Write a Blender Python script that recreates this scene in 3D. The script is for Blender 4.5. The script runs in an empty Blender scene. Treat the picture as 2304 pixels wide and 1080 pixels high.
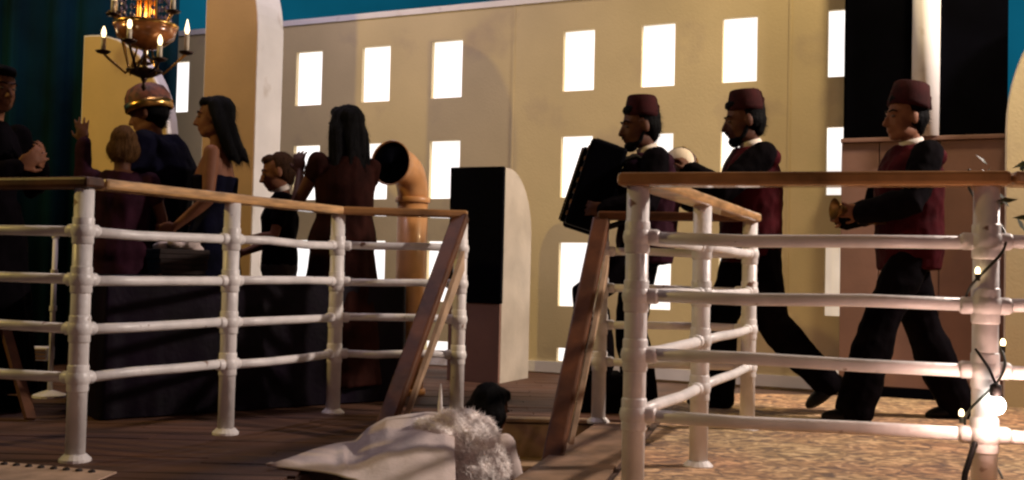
import bpy, bmesh, math, random
from math import sin, cos, pi, radians
from mathutils import Vector, Matrix, noise

random.seed(7)
scene = bpy.context.scene
COL = scene.collection

# ------------------------------------------------------------------ camera
FPX = 2400.0                      # focal length in pixels of a 2304 px wide frame
PITCH = math.atan(76 / FPX)
ROLL = radians(1.35)
CAM_Z = 0.75
cam_data = bpy.data.cameras.new('camera')
cam = bpy.data.objects.new('camera', cam_data)
COL.objects.link(cam)
cam_data.sensor_width = 36.0
cam_data.lens = 36.0 * FPX / 2304.0
cam_data.clip_start = 0.05
cam_data.clip_end = 400
CAM_M = Matrix.Rotation(radians(90) + PITCH, 4, 'X') @ Matrix.Rotation(ROLL, 4, 'Z')
cam.matrix_world = Matrix.Translation((0, 0, CAM_Z)) @ CAM_M
scene.camera = cam

# ------------------------------------------------------------------ night sky, lamps, exposure
world = bpy.data.worlds.new('World')
scene.world = world
world.use_nodes = True
wn = world.node_tree.nodes
wl = world.node_tree.links
bg = wn['Background']
sky_tex = wn.new('ShaderNodeTexSky')
sky_tex.sky_type = 'NISHITA'
sky_tex.sun_disc = False
sky_tex.sun_elevation = radians(-4)
sky_tex.sun_rotation = radians(200)
wl.new(sky_tex.outputs[0], bg.inputs[0])
bg.inputs[1].default_value = 0.12


def spot(name, loc, target, power, col, size, blend=0.5, radius=0.08):
    ld = bpy.data.lights.new(name, 'SPOT')
    ld.energy = power
    ld.color = col
    ld.spot_size = radians(size)
    ld.spot_blend = blend
    ld.shadow_soft_size = radius
    o = bpy.data.objects.new(name, ld)
    COL.objects.link(o)
    o.location = loc
    o.rotation_euler = (Vector(target) - Vector(loc)).to_track_quat('-Z', 'Y').to_euler()
    return o


# stage lamps hung round the deck, all outside the frame
spot('stage_lamp_wall_side', (-6.4, 3.9, 4.0), (1.3, 7.9, 1.5), 440, (1.0, 0.70, 0.20), 84, 0.6, 0.07)
spot('stage_lamp_deck', (4.9, 5.0, 3.5), (-0.4, 4.9, 0.4), 1250, (1.0, 0.84, 0.74), 95, 0.7, 0.12)
spot('stage_lamp_front', (2.2, -2.2, 3.0), (1.0, 3.6, 0.5), 130, (1.0, 0.56, 0.48), 60, 0.8, 0.15)
spot('stage_lamp_wall_right', (2.9, 5.6, 4.9), (1.5, 7.5, 1.3), 480, (1.0, 0.76, 0.44), 75, 0.9, 0.2)
batten = bpy.data.lights.new('batten_lamp', 'AREA')
batten.shape = 'RECTANGLE'
batten.size, batten.size_y = 2.3, 0.3
batten.energy = 50
batten.color = (1.0, 0.82, 0.98)
bo = bpy.data.objects.new('batten_lamp', batten)
COL.objects.link(bo)
bo.location = (-1.95, 6.7, 4.4)
bo.rotation_euler = (Vector((-1.3, 8.7, 1.0)) - bo.location).to_track_quat('-Z', 'X').to_euler()

scene.view_settings.view_transform = 'Standard'
scene.view_settings.look = 'None'
scene.view_settings.exposure = 0.0
scene.view_settings.gamma = 1.0
scene.view_settings.use_curve_mapping = False
scene.render.engine = 'CYCLES'
scene.cycles.filter_width = 2.4


# ------------------------------------------------------------------ places in the scene
def ray(px, py):
    v = Vector(((px - 1152) / FPX, (540 - py) / FPX, -1.0))
    return (CAM_M.to_3x3() @ v)


def U(px, py, d):
    r = ray(px, py)
    r = r * (d / r.y)
    return Vector((r.x, r.y, r.z + CAM_Z))


def G(px, py, z=0.0):
    r = ray(px, py)
    return Vector((0, 0, CAM_Z)) + r * ((z - CAM_Z) / r.z)


WANG = math.atan2(7.44 - 8.96, 1.584 + 1.714)      # the set is turned about 25 degrees
WU = Vector((cos(WANG), sin(WANG), 0))             # along the wall, to the right and nearer
WN = Vector((-sin(WANG), cos(WANG), 0))            # away from the viewer
W0 = Vector((-1.714, 8.96, 0))


def W(px, py):
    """a point of the back wall as (distance along it, height)"""
    r = ray(px, py)
    t = (W0.dot(WN)) / r.dot(WN)
    p = Vector((0, 0, CAM_Z)) + r * t
    return ((p - W0).dot(WU), p.z)


# ------------------------------------------------------------------ materials
MATS = {}


def mat(name, col, rough=0.6, metal=0.0, var=0.12, scale=6.0, bump=0.0, bscale=40.0,
        emit=None, estr=0.0, spec=0.5, sheen=0.0, stretch=None, coat=0.0):
    if name in MATS:
        return MATS[name]
    m = bpy.data.materials.new(name)
    m.use_nodes = True
    nt = m.node_tree
    b = nt.nodes['Principled BSDF']
    b.inputs['Roughness'].default_value = rough
    b.inputs['Metallic'].default_value = metal
    b.inputs['Specular IOR Level'].default_value = spec
    if sheen:
        b.inputs['Sheen Weight'].default_value = sheen
    if coat:
        b.inputs['Coat Weight'].default_value = coat
    tc = nt.nodes.new('ShaderNodeTexCoord')
    mp = nt.nodes.new('ShaderNodeMapping')
    nt.links.new(tc.outputs['Object'], mp.inputs[0])
    if stretch:
        mp.inputs['Scale'].default_value = stretch
    nz = nt.nodes.new('ShaderNodeTexNoise')
    nz.inputs['Scale'].default_value = scale
    nz.inputs['Detail'].default_value = 6
    nt.links.new(mp.outputs[0], nz.inputs['Vector'])
    rp = nt.nodes.new('ShaderNodeValToRGB')
    c = Vector(col)
    lo = c * (1 - var * 1.6)
    hi = c * (1 + var * 1.2)
    rp.color_ramp.elements[0].position = 0.3
    rp.color_ramp.elements[1].position = 0.7
    rp.color_ramp.elements[0].color = (max(lo.x, 0), max(lo.y, 0), max(lo.z, 0), 1)
    rp.color_ramp.elements[1].color = (hi.x, hi.y, hi.z, 1)
    nt.links.new(nz.outputs['Fac'], rp.inputs[0])
    nt.links.new(rp.outputs[0], b.inputs['Base Color'])
    if bump:
        n2 = nt.nodes.new('ShaderNodeTexNoise')
        n2.inputs['Scale'].default_value = bscale
        n2.inputs['Detail'].default_value = 4
        nt.links.new(mp.outputs[0], n2.inputs['Vector'])
        bp = nt.nodes.new('ShaderNodeBump')
        bp.inputs['Strength'].default_value = bump
        bp.inputs['Distance'].default_value = 0.01
        nt.links.new(n2.outputs['Fac'], bp.inputs['Height'])
        nt.links.new(bp.outputs[0], b.inputs['Normal'])
    if emit:
        b.inputs['Emission Color'].default_value = (*emit, 1)
        b.inputs['Emission Strength'].default_value = estr
    MATS[name] = m
    return m


M_CREAM = mat('cream_wall_paint', (0.62, 0.51, 0.285), 0.65, var=0.06, scale=1.6, bump=0.15, bscale=60)
M_OCHRE = mat('ochre_panel_paint', (0.68, 0.46, 0.16), 0.6, var=0.08, scale=2.0, bump=0.1)
M_TAN = mat('tan_panel_paint', (0.47, 0.285, 0.12), 0.6, var=0.1, scale=2.0, bump=0.1)
M_CASING = mat('console_casing_paint', (0.44, 0.385, 0.32), 0.6, var=0.12, scale=4, bump=0.15)
M_TRIM = mat('pale_trim_paint', (0.82, 0.79, 0.77), 0.5, var=0.05, scale=5)
M_RAIL = mat('white_rail_enamel', (0.80, 0.76, 0.74), 0.38, var=0.10, scale=9, bump=0.2, bscale=45)
M_WOOD = mat('varnished_teak', (0.58, 0.33, 0.14), 0.32, var=0.3, scale=7, stretch=(1, 1, 6), bump=0.1, coat=0.3)
M_WOOD_D = mat('dark_stair_wood', (0.10, 0.034, 0.011), 0.5, var=0.35, scale=7, bump=0.12, spec=0.3)
M_WOOD_M = mat('shaded_red_brown_rail_wood', (0.42, 0.21, 0.08), 0.25, var=0.35, scale=5, bump=0.1, coat=0.5)  # handrail wood toned darker, with the shade of the front face in its colour
M_PLANK = mat('deck_plank_wood', (0.085, 0.034, 0.017), 0.65, var=0.3, scale=4, stretch=(0.6, 5, 5), bump=0.3, bscale=30)
M_DECK = mat('deck_base', (0.10, 0.055, 0.035), 0.7, var=0.3, scale=4, bump=0.2)
M_STEP = mat('worn_step_paint', (0.42, 0.28, 0.175), 0.6, var=0.25, scale=6, bump=0.25)
M_LAND = mat('landing_boards', (0.27, 0.165, 0.10), 0.6, var=0.35, scale=5, bump=0.25)
M_BLACK = mat('black_gloss_panel', (0.0015, 0.0015, 0.003), 0.6, var=0.3, scale=3, spec=0.02)
M_GREIGE = mat('greige_panel', (0.22, 0.12, 0.09), 0.55, var=0.12, scale=3, bump=0.1)
M_TEAL = mat('teal_stage_cloth', (0.001, 0.019, 0.033), 0.9, var=0.3, scale=2, bump=0.2, spec=0.1)
M_CLOTH = mat('dark_violet_table_cloth', (0.0045, 0.0012, 0.0065), 0.5, var=0.5, scale=3, bump=0.2, spec=0.12)
M_WINDOW = mat('backlit_window', (0.9, 0.9, 0.9), 0.4, var=0.0, emit=(1.0, 0.965, 0.93), estr=1.9)
M_BRASS = mat('cowl_paint', (0.56, 0.27, 0.10), 0.4, var=0.2, scale=5, bump=0.1, coat=0.2)
M_GOLD = mat('aged_brass', (0.60, 0.34, 0.10), 0.28, 1.0, var=0.3, scale=12)
M_HORN = mat('dull_brass', (0.22, 0.12, 0.045), 0.5, 1.0, var=0.4, scale=20)
M_DARKMETAL = mat('dark_bronze', (0.035, 0.016, 0.010), 0.4, 0.7, var=0.3, scale=10)
M_CANDLE = mat('ivory_candle_sleeve', (0.70, 0.60, 0.45), 0.5, var=0.1)
M_FLAME = mat('candle_bulb', (0.9, 0.8, 0.6), 0.4, var=0.0, emit=(1.0, 0.74, 0.40), estr=3.5)
M_AMBER = mat('amber_glass_bowl', (0.36, 0.13, 0.04), 0.2, 0.2, var=0.4, scale=14, coat=0.4)
M_CRYSTAL = mat('smoky_crystal', (0.10, 0.09, 0.17), 0.12, 0.0, var=0.4, scale=30, coat=0.5)
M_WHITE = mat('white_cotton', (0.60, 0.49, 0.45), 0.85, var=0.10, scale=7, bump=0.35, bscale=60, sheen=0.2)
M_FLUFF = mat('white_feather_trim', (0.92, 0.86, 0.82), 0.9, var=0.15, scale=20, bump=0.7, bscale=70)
M_SKIN_A = mat('skin_warm', (0.19, 0.078, 0.042), 0.6, spec=0.15, var=0.1, scale=14, bump=0.05)
M_SKIN_B = mat('skin_deep', (0.095, 0.038, 0.021), 0.6, spec=0.15, var=0.1, scale=14, bump=0.05)
M_SKIN_C = mat('skin_fair', (0.46, 0.26, 0.18), 0.6, spec=0.15, var=0.1, scale=14, bump=0.05)
M_HAIR = mat('black_hair', (0.003, 0.0025, 0.003), 0.65, spec=0.06, var=0.4, scale=30, stretch=(6, 6, 1), bump=0.6, bscale=60)
M_HAIR_BR = mat('brown_hair', (0.04, 0.018, 0.009), 0.65, spec=0.06, var=0.4, scale=30, stretch=(6, 6, 1), bump=0.6, bscale=60)
M_HAIR_BL = mat('dark_blond_hair', (0.085, 0.04, 0.014), 0.65, spec=0.06, var=0.4, scale=30, stretch=(6, 6, 1), bump=0.6, bscale=60)
M_NAVY = mat('navy_cloth', (0.004, 0.004, 0.013), 0.8, var=0.35, scale=8, bump=0.4, bscale=25, spec=0.05)
M_BLKCLOTH = mat('black_cloth', (0.003, 0.002, 0.003), 0.9, var=0.35, scale=8, bump=0.4, bscale=25, spec=0.03)
M_MAROON = mat('maroon_jacket_cloth', (0.040, 0.0035, 0.006), 0.8, var=0.3, scale=8, bump=0.4, bscale=25, spec=0.05)
M_PLUM = mat('plum_cloth', (0.026, 0.007, 0.014), 0.8, var=0.35, scale=8, bump=0.4, bscale=25, spec=0.05)
M_BROWNCL = mat('brown_cloth', (0.02, 0.009, 0.007), 0.85, var=0.3, scale=8, bump=0.4, bscale=25)
M_RUST = mat('dark_russet_cloth', (0.020, 0.0055, 0.004), 0.85, var=0.35, scale=8, bump=0.4, bscale=25, spec=0.05)
M_FEZ = mat('dark_red_felt', (0.026, 0.0022, 0.003), 0.9, var=0.25, scale=20, bump=0.3, bscale=120, spec=0.15)
M_HATBR = mat('brown_patterned_hat', (0.13, 0.035, 0.015), 0.7, var=0.6, scale=26, bump=0.3)
M_COLLAR = mat('white_collar', (0.70, 0.62, 0.55), 0.8, var=0.06)
M_SHOE = mat('black_leather', (0.005, 0.004, 0.004), 0.55, spec=0.2, var=0.3, bump=0.1)
M_EYE_W = mat('eye_white', (0.12, 0.09, 0.075), 0.8, spec=0.0, var=0.02)
M_KEYS = mat('ivory_keys', (0.16, 0.12, 0.08), 0.3, var=0.08)
M_BELLOWS = mat('bellows_cloth', (0.012, 0.009, 0.011), 0.6, var=0.3)
M_PEARL = mat('cream_drum_skin', (0.66, 0.55, 0.40), 0.55, var=0.12, scale=9, bump=0.1)
M_CORD = mat('green_black_cord', (0.02, 0.022, 0.012), 0.5, var=0.2)
M_LEAF = mat('olive_leaf', (0.07, 0.085, 0.02), 0.5, var=0.4, scale=20)
M_BULB = mat('lit_globe_bulb', (0.9, 0.9, 0.9), 0.3, var=0.0, emit=(1.0, 0.93, 0.86), estr=14.0)
M_MINI = mat('warm_mini_bulb', (0.9, 0.8, 0.5), 0.3, var=0.0, emit=(1.0, 0.75, 0.40), estr=6.0)
M_PALEMAT = mat('pale_edge_mat', (0.50, 0.34, 0.25), 0.8, var=0.2, scale=10, bump=0.3)
M_STUD = mat('dark_stud', (0.02, 0.012, 0.010), 0.5, var=0.2)


def carpet_material():
    m = bpy.data.materials.new('gold_scroll_carpet')
    m.use_nodes = True
    nt = m.node_tree
    b = nt.nodes['Principled BSDF']
    b.inputs['Roughness'].default_value = 0.85
    b.inputs['Sheen Weight'].default_value = 0.2
    tc = nt.nodes.new('ShaderNodeTexCoord')
    mp = nt.nodes.new('ShaderNodeMapping')
    mp.inputs['Scale'].default_value = (0.9, 1.15, 1)
    nt.links.new(tc.outputs['Object'], mp.inputs[0])
    n1 = nt.nodes.new('ShaderNodeTexNoise')
    n1.inputs['Scale'].default_value = 15
    n1.inputs['Detail'].default_value = 7
    n1.inputs['Distortion'].default_value = 1.4
    nt.links.new(mp.outputs[0], n1.inputs['Vector'])
    r1 = nt.nodes.new('ShaderNodeValToRGB')
    e = r1.color_ramp.elements
    e[0].position, e[0].color = 0.36, (0.10, 0.055, 0.028, 1)
    e[1].position, e[1].color = 0.62, (0.66, 0.50, 0.32, 1)
    k = e.new(0.47); k.color = (0.27, 0.17, 0.085, 1)
    k = e.new(0.53); k.color = (0.40, 0.27, 0.14, 1)
    nt.links.new(n1.outputs['Fac'], r1.inputs[0])
    n2 = nt.nodes.new('ShaderNodeTexNoise')
    n2.inputs['Scale'].default_value = 1.3
    nt.links.new(tc.outputs['Object'], n2.inputs['Vector'])
    r2 = nt.nodes.new('ShaderNodeValToRGB')
    r2.color_ramp.elements[0].color = (0.96, 0.88, 0.70, 1)
    r2.color_ramp.elements[1].color = (1.0, 0.72, 0.54, 1)
    r2.color_ramp.elements[0].position = 0.4
    r2.color_ramp.elements[1].position = 0.65
    nt.links.new(n2.outputs['Fac'], r2.inputs[0])
    mx = nt.nodes.new('ShaderNodeMix')
    mx.data_type = 'RGBA'
    mx.blend_type = 'MULTIPLY'
    mx.inputs[0].default_value = 1.0
    nt.links.new(r1.outputs[0], mx.inputs[6])
    nt.links.new(r2.outputs[0], mx.inputs[7])
    nt.links.new(mx.outputs[2], b.inputs['Base Color'])
    bp = nt.nodes.new('ShaderNodeBump')
    bp.inputs['Strength'].default_value = 0.7
    bp.inputs['Distance'].default_value = 0.02
    nt.links.new(n1.outputs['Fac'], bp.inputs['Height'])
    nt.links.new(bp.outputs[0], b.inputs['Normal'])
    return m


M_CARPET = carpet_material()


def chip(m, col, scale, lo, hi):
    nt = m.node_tree
    b = nt.nodes['Principled BSDF']
    src = b.inputs['Base Color'].links[0].from_socket
    tc = nt.nodes.new('ShaderNodeTexCoord')
    nz = nt.nodes.new('ShaderNodeTexNoise')
    nz.inputs['Scale'].default_value = scale
    nz.inputs['Detail'].default_value = 8
    nt.links.new(tc.outputs['Object'], nz.inputs['Vector'])
    rp = nt.nodes.new('ShaderNodeValToRGB')
    rp.color_ramp.elements[0].position = lo
    rp.color_ramp.elements[1].position = hi
    nt.links.new(nz.outputs['Fac'], rp.inputs[0])
    mx = nt.nodes.new('ShaderNodeMix')
    mx.data_type = 'RGBA'
    nt.links.new(rp.outputs[0], mx.inputs[0])
    nt.links.new(src, mx.inputs[6])
    mx.inputs[7].default_value = (*col, 1)
    nt.links.new(mx.outputs[2], b.inputs['Base Color'])


chip(M_RAIL, (0.22, 0.12, 0.08), 16, 0.68, 0.73)
chip(M_CREAM, (0.40, 0.31, 0.22), 2.2, 0.56, 0.80)
chip(M_OCHRE, (0.38, 0.22, 0.08), 2.6, 0.58, 0.80)
chip(M_TRIM, (0.55, 0.48, 0.42), 7, 0.60, 0.80)


def window_material(name, base, lo, hi):
    m = bpy.data.materials.new(name)
    m.use_nodes = True
    nt = m.node_tree
    b = nt.nodes['Principled BSDF']
    tc = nt.nodes.new('ShaderNodeTexCoord')
    nz = nt.nodes.new('ShaderNodeTexNoise')
    nz.inputs['Scale'].default_value = 2.3
    nt.links.new(tc.outputs['Object'], nz.inputs['Vector'])
    mr = nt.nodes.new('ShaderNodeMapRange')
    mr.inputs[1].default_value = 0.3
    mr.inputs[2].default_value = 0.7
    mr.inputs[3].default_value = lo
    mr.inputs[4].default_value = hi
    nt.links.new(nz.outputs['Fac'], mr.inputs[0])
    b.inputs['Base Color'].default_value = (0.85, 0.85, 0.85, 1)
    b.inputs['Emission Color'].default_value = (*base, 1)
    nt.links.new(mr.outputs[0], b.inputs['Emission Strength'])
    return m


M_WINDOW = window_material('backlit_window_pane', (1.0, 0.955, 0.93), 0.95, 1.6)
M_WINDOW_DIM = window_material('dim_window_pane', (1.0, 0.80, 0.62), 0.35, 0.6)


def sky_material():
    m = bpy.data.materials.new('teal_night_sky')
    m.use_nodes = True
    nt = m.node_tree
    nt.nodes.remove(nt.nodes['Principled BSDF'])
    em = nt.nodes.new('ShaderNodeEmission')
    em.inputs[0].default_value = (0.012, 0.30, 0.50, 1)
    tc = nt.nodes.new('ShaderNodeTexCoord')
    nz = nt.nodes.new('ShaderNodeTexNoise')
    nz.inputs['Scale'].default_value = 0.09
    nz.inputs['Detail'].default_value = 5
    nt.links.new(tc.outputs['Object'], nz.inputs['Vector'])
    mr = nt.nodes.new('ShaderNodeMapRange')
    mr.inputs[1].default_value = 0.3
    mr.inputs[2].default_value = 0.7
    mr.inputs[3].default_value = 0.15
    mr.inputs[4].default_value = 0.33
    nt.links.new(nz.outputs['Fac'], mr.inputs[0])
    nt.links.new(mr.outputs[0], em.inputs[1])
    nt.links.new(em.outputs[0], nt.nodes['Material Output'].inputs[0])
    return m


# ------------------------------------------------------------------ mesh helpers
class MB:
    def __init__(self):
        self.v, self.f = [], []

    def add(self, verts, faces):
        o = len(self.v)
        self.v += [Vector(p) for p in verts]
        self.f += [tuple(i + o for i in f) for f in faces]
        return self

    def box(self, c, size, m=None):
        c = Vector(c)
        hx, hy, hz = size[0] / 2, size[1] / 2, size[2] / 2
        vs = [Vector((x, y, z)) for x in (-hx, hx) for y in (-hy, hy) for z in (-hz, hz)]
        if m is not None:
            vs = [m @ p for p in vs]
        self.add([p + c for p in vs], [(0, 1, 3, 2), (4, 6, 7, 5), (0, 4, 5, 1), (2, 3, 7, 6), (0, 2, 6, 4), (1, 5, 7, 3)])
        return self

    def beam(self, a, b, w, h, up=(0, 0, 1)):
        """a board from a to b, w wide, h thick, its top facing up"""
        a, b = Vector(a), Vector(b)
        d = (b - a)
        L = d.length
        d.normalize()
        s = d.cross(Vector(up)).normalized()
        u = s.cross(d).normalized()
        m = Matrix((d, s, u)).transposed()
        return self.box((a + b) / 2, (L, w, h), m)

    def loft(self, rings, cap=True):
        n = len(rings[0])
        o = len(self.v)
        for r in rings:
            self.v += [Vector(p) for p in r]
        for i in range(len(rings) - 1):
            for j in range(n):
                k = (j + 1) % n
                self.f.append((o + i * n + j, o + i * n + k, o + (i + 1) * n + k, o + (i + 1) * n + j))
        if cap:
            self.f.append(tuple(o + j for j in reversed(range(n))))
            self.f.append(tuple(o + (len(rings) - 1) * n + j for j in range(n)))
        return self

    def tube(self, pts, rad, seg=10, round_ends=False, cap=True):
        pts = [Vector(p) for p in pts]
        if not isinstance(rad, (list, tuple)):
            rad = [rad] * len(pts)
        rings = []
        prev = None
        n = len(pts)
        for i, p in enumerate(pts):
            if i == 0:
                t = pts[1] - pts[0]
            elif i == n - 1:
                t = pts[-1] - pts[-2]
            else:
                t = (pts[i + 1] - p).normalized() + (p - pts[i - 1]).normalized()
            t.normalize()
            if prev is None:
                prev = t.orthogonal().normalized()
            prev = (prev - t * prev.dot(t)).normalized()
            q = t.cross(prev)
            ring = lambda c, r: [c + prev * (r * cos(2 * pi * k / seg)) + q * (r * sin(2 * pi * k / seg)) for k in range(seg)]
            if round_ends and i == 0:
                for a in (80, 50, 25):
                    rings.append(ring(p - t * rad[0] * sin(radians(a)), rad[0] * cos(radians(a))))
            rings.append(ring(p, rad[i]))
            if round_ends and i == n - 1:
                for a in (25, 50, 80):
                    rings.append(ring(p + t * rad[-1] * sin(radians(a)), rad[-1] * cos(radians(a))))
        return self.loft(rings, cap)

    def lathe(self, prof, origin=(0, 0, 0), axis=(0, 0, 1), seg=20, cap=True):
        """prof: list of (radius, height along the axis)"""
        ax = Vector(axis).normalized()
        x = ax.orthogonal().normalized()
        y = ax.cross(x)
        o = Vector(origin)
        rings = [[o + ax * h + x * (r * cos(2 * pi * k / seg)) + y * (r * sin(2 * pi * k / seg)) for k in range(seg)] for r, h in prof]
        return self.loft(rings, cap)

    def ell(self, c, r, m=None, seg=16, rows=10):
        c = Vector(c)
        rings = []
        for i in range(rows + 1):
            a = pi * (i + 0.03 if i == 0 else (i - 0.03 if i == rows else i)) / rows - pi / 2
            ring = []
            for k in range(seg):
                p = Vector((r[0] * cos(a) * cos(2 * pi * k / seg), r[1] * cos(a) * sin(2 * pi * k / seg), r[2] * sin(a)))
                ring.append(c + (m @ p if m is not None else p))
            rings.append(ring)
        return self.loft(rings)

    def prism(self, outline, vec):
        n = len(outline)
        vec = Vector(vec)
        a = [Vector(p) for p in outline]
        self.add(a + [p + vec for p in a],
                 [tuple(range(n)), tuple(range(2 * n - 1, n - 1, -1))] + [(i, i + n, (i + 1) % n + n, (i + 1) % n) for i in range(n)])
        return self

    def mesh(self, name, origin=(0, 0, 0), smooth=False):
        me = bpy.data.meshes.new(name)
        o = Vector(origin)
        me.from_pydata([tuple(p - o) for p in self.v], [], self.f)
        bm = bmesh.new()
        bm.from_mesh(me)
        bmesh.ops.recalc_face_normals(bm, faces=bm.faces)
        bm.to_mesh(me)
        bm.free()
        if smooth:
            me.polygons.foreach_set('use_smooth', [True] * len(me.polygons))
        return me

    def build(self, name, m, parent=None, origin=(0, 0, 0), smooth=False, bevel=0.0):
        ob = bpy.data.objects.new(name, self.mesh(name, origin, smooth))
        ob.data.materials.append(m)
        COL.objects.link(ob)
        if parent is not None:
            ob.parent = parent
        else:
            ob.location = origin
        if bevel:
            bv = ob.modifiers.new('bevel', 'BEVEL')
            bv.width = bevel
            bv.segments = 2
            bv.limit_method = 'ANGLE'
        return ob

    def fuse(self, name, m, parent, voxel, smooth=4, wrinkle=0.0, wscale=(10, 10, 4), origin=(0, 0, 0), solidify=0):
        """one continuous skin over all the shapes"""
        ob = bpy.data.objects.new('tmp', self.mesh('tmp', origin))
        COL.objects.link(ob)
        r = ob.modifiers.new('r', 'REMESH')
        r.mode = 'VOXEL'
        r.voxel_size = voxel
        if smooth:
            s = ob.modifiers.new('s', 'SMOOTH')
            s.factor = 0.5
            s.iterations = smooth
        dg = bpy.context.evaluated_depsgraph_get()
        me = bpy.data.meshes.new_from_object(ob.evaluated_get(dg))
        old = ob.data
        bpy.data.objects.remove(ob)
        bpy.data.meshes.remove(old)
        me.name = name
        if wrinkle:
            ns = [v.normal.copy() for v in me.vertices]
            for v, n in zip(me.vertices, ns):
                q = Vector((v.co.x * wscale[0], v.co.y * wscale[1], v.co.z * wscale[2]))
                v.co += n * (wrinkle * noise.noise(q + Vector((3.1, 1.7, 9.2))) + wrinkle * 0.5 * noise.noise(q * 2.3))
        me.polygons.foreach_set('use_smooth', [True] * len(me.polygons))
        me.materials.clear()
        me.materials.append(m)
        o2 = bpy.data.objects.new(name, me)
        COL.objects.link(o2)
        o2.parent = parent
        return o2


def empty(name, loc=(0, 0, 0), rotz=0.0):
    o = bpy.data.objects.new(name, None)
    COL.objects.link(o)
    o.empty_display_size = 0.1
    o.location = loc
    o.rotation_euler = (0, 0, rotz)
    return o


def tag(o, label, cat, group=None):
    o['label'] = label
    o['category'] = cat
    if group:
        o['group'] = group
    return o


def struct(o):
    o['kind'] = 'structure'
    return o


def quarter(cx, cz, rx, rz, a0, a1, n=14):
    return [(cx + rx * cos(radians(a0 + (a1 - a0) * i / n)), cz + rz * sin(radians(a0 + (a1 - a0) * i / n))) for i in range(n + 1)]


# ------------------------------------------------------------------ the setting
def xl(y):                       # left and right sides of the stair well in the deck
    return -0.30 + 0.275 * (y - 5.5)


def xr(y):
    return 0.46 + 0.275 * (y - 5.5)


YE = 5.42                        # edge of the deck where the stairs go down
Y0 = 1.6
ground = struct(MB().box((0, 20, -1.45), (120, 120, 0.1)).build('ground', M_DECK))
d = MB()
z0, z1 = -0.25, 0.0
for poly in ([(-9, YE), (9, YE), (9, 13), (-9, 13)],
             [(-9, Y0), (xl(Y0), Y0), (xl(YE), YE - 0.001), (-9, YE - 0.001)],
             [(xr(Y0), Y0), (9, Y0), (9, YE - 0.001), (xr(YE), YE - 0.001)]):
    d.prism([(x, y, z0) for x, y in poly], (0, 0, z1 - z0))
deck = struct(d.build('deck', M_DECK))
# planks, each its own board
y = 3.2
row = 0
while y < 8.6:
    w = 0.105
    x_end = xl(y + w) - 0.02 if y + w < YE else (0.9 if y >= YE - 0.01 else None)
    if x_end is None:
        x_end = xl(y + w) - 0.02
    x = -3.6 + random.uniform(-0.6, 0.0)
    while x < x_end - 0.05:
        L = random.uniform(0.9, 1.7)
        xe = min(x + L, x_end)
        if x_end - xe < 0.25:
            xe = x_end
        dz = random.uniform(-0.0015, 0.0015)
        pl = MB().box(((x + xe) / 2, y + w / 2, 0.006 + dz), (xe - x - 0.004, w - 0.0035, 0.011))
        pl.build('plank', M_PLANK, deck)
        x = xe
    y += w
    row += 1
# carpet on the right, pale landing beside the stairs
cp = MB()
q = [(xr(2.0) + 0.42, 2.0), (7, 2.0), (7, 6.9), (xr(6.9) + 0.30, 6.9)]
carpet = struct(cp.prism([(x, yy, 0.004) for x, yy in q], (0, 0, 0.012)).build('carpet', M_CARPET))
lp = MB().prism([(xr(2.0) + 0.02, 2.0, 0.004), (xr(2.0) + 0.40, 2.0, 0.004), (xr(5.4) + 0.29, 5.4, 0.004), (xr(5.4) + 0.02, 5.4, 0.004)], (0, 0, 0.010))
landing = struct(lp.build('landing_floor', M_LAND))
# night sky far behind the set
sk = MB()
n = 40
for i in range(n):
    a0, a1 = radians(-10 + 200 * i / n), radians(-10 + 200 * (i + 1) / n)
    R = 60
    sk.add([(R * cos(a0), R * sin(a0), -2), (R * cos(a1), R * sin(a1), -2), (R * cos(a1), R * sin(a1), 45), (R * cos(a0), R * sin(a0), 45)], [(0, 1, 2, 3)])
sky = struct(sk.build('sky', sky_material()))

# stairs that go down towards the viewer
stairs = empty('stairs', (0.08, YE, 0))
tag(stairs, 'narrow deck stairs going down between the two slanting wooden handrails', 'stairs')
so = stairs.location
for i in range(6):
    ya, yb = YE - 0.23 * i, YE - 0.23 * (i + 1)
    zt = -0.2 * (i + 1)
    MB().prism([(xl(ya) + .01, ya - 0.002, zt), (xr(ya) - .01, ya - 0.002, zt), (xr(yb) - .01, yb - 0.02, zt), (xl(yb) + .01, yb - 0.02, zt)], (0, 0, 0.03)).build('tread', M_STEP, stairs, so, bevel=0.006)
    MB().prism([(xl(ya) + .012, ya - 0.004, zt + 0.03), (xr(ya) - .012, ya - 0.004, zt + 0.03), (xr(ya) - .012, ya - 0.03, zt + 0.03), (xl(ya) + .012, ya - 0.03, zt + 0.03)], (0, 0, 0.165)).build('riser', M_STEP, stairs, so)
MB().prism([(xl(YE) - .03, YE - 0.03, 0.004), (xr(YE) + .02, YE - 0.03, 0.004), (xr(YE) + .02, YE + 0.06, 0.004), (xl(YE) - .03, YE + 0.06, 0.004)], (0, 0, 0.018)).build('nosing', M_STEP, stairs, so, bevel=0.005)
for fx, sg in ((xl, -1), (xr, 1)):
    e = 0.03 * sg
    MB().prism([(fx(YE), YE, -1.38), (fx(YE) + e, YE, -1.38), (fx(Y0) + e, Y0, -1.38), (fx(Y0), Y0, -1.38)], (0, 0, 1.375)).build('side_wall', M_GREIGE, stairs, so)


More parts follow.
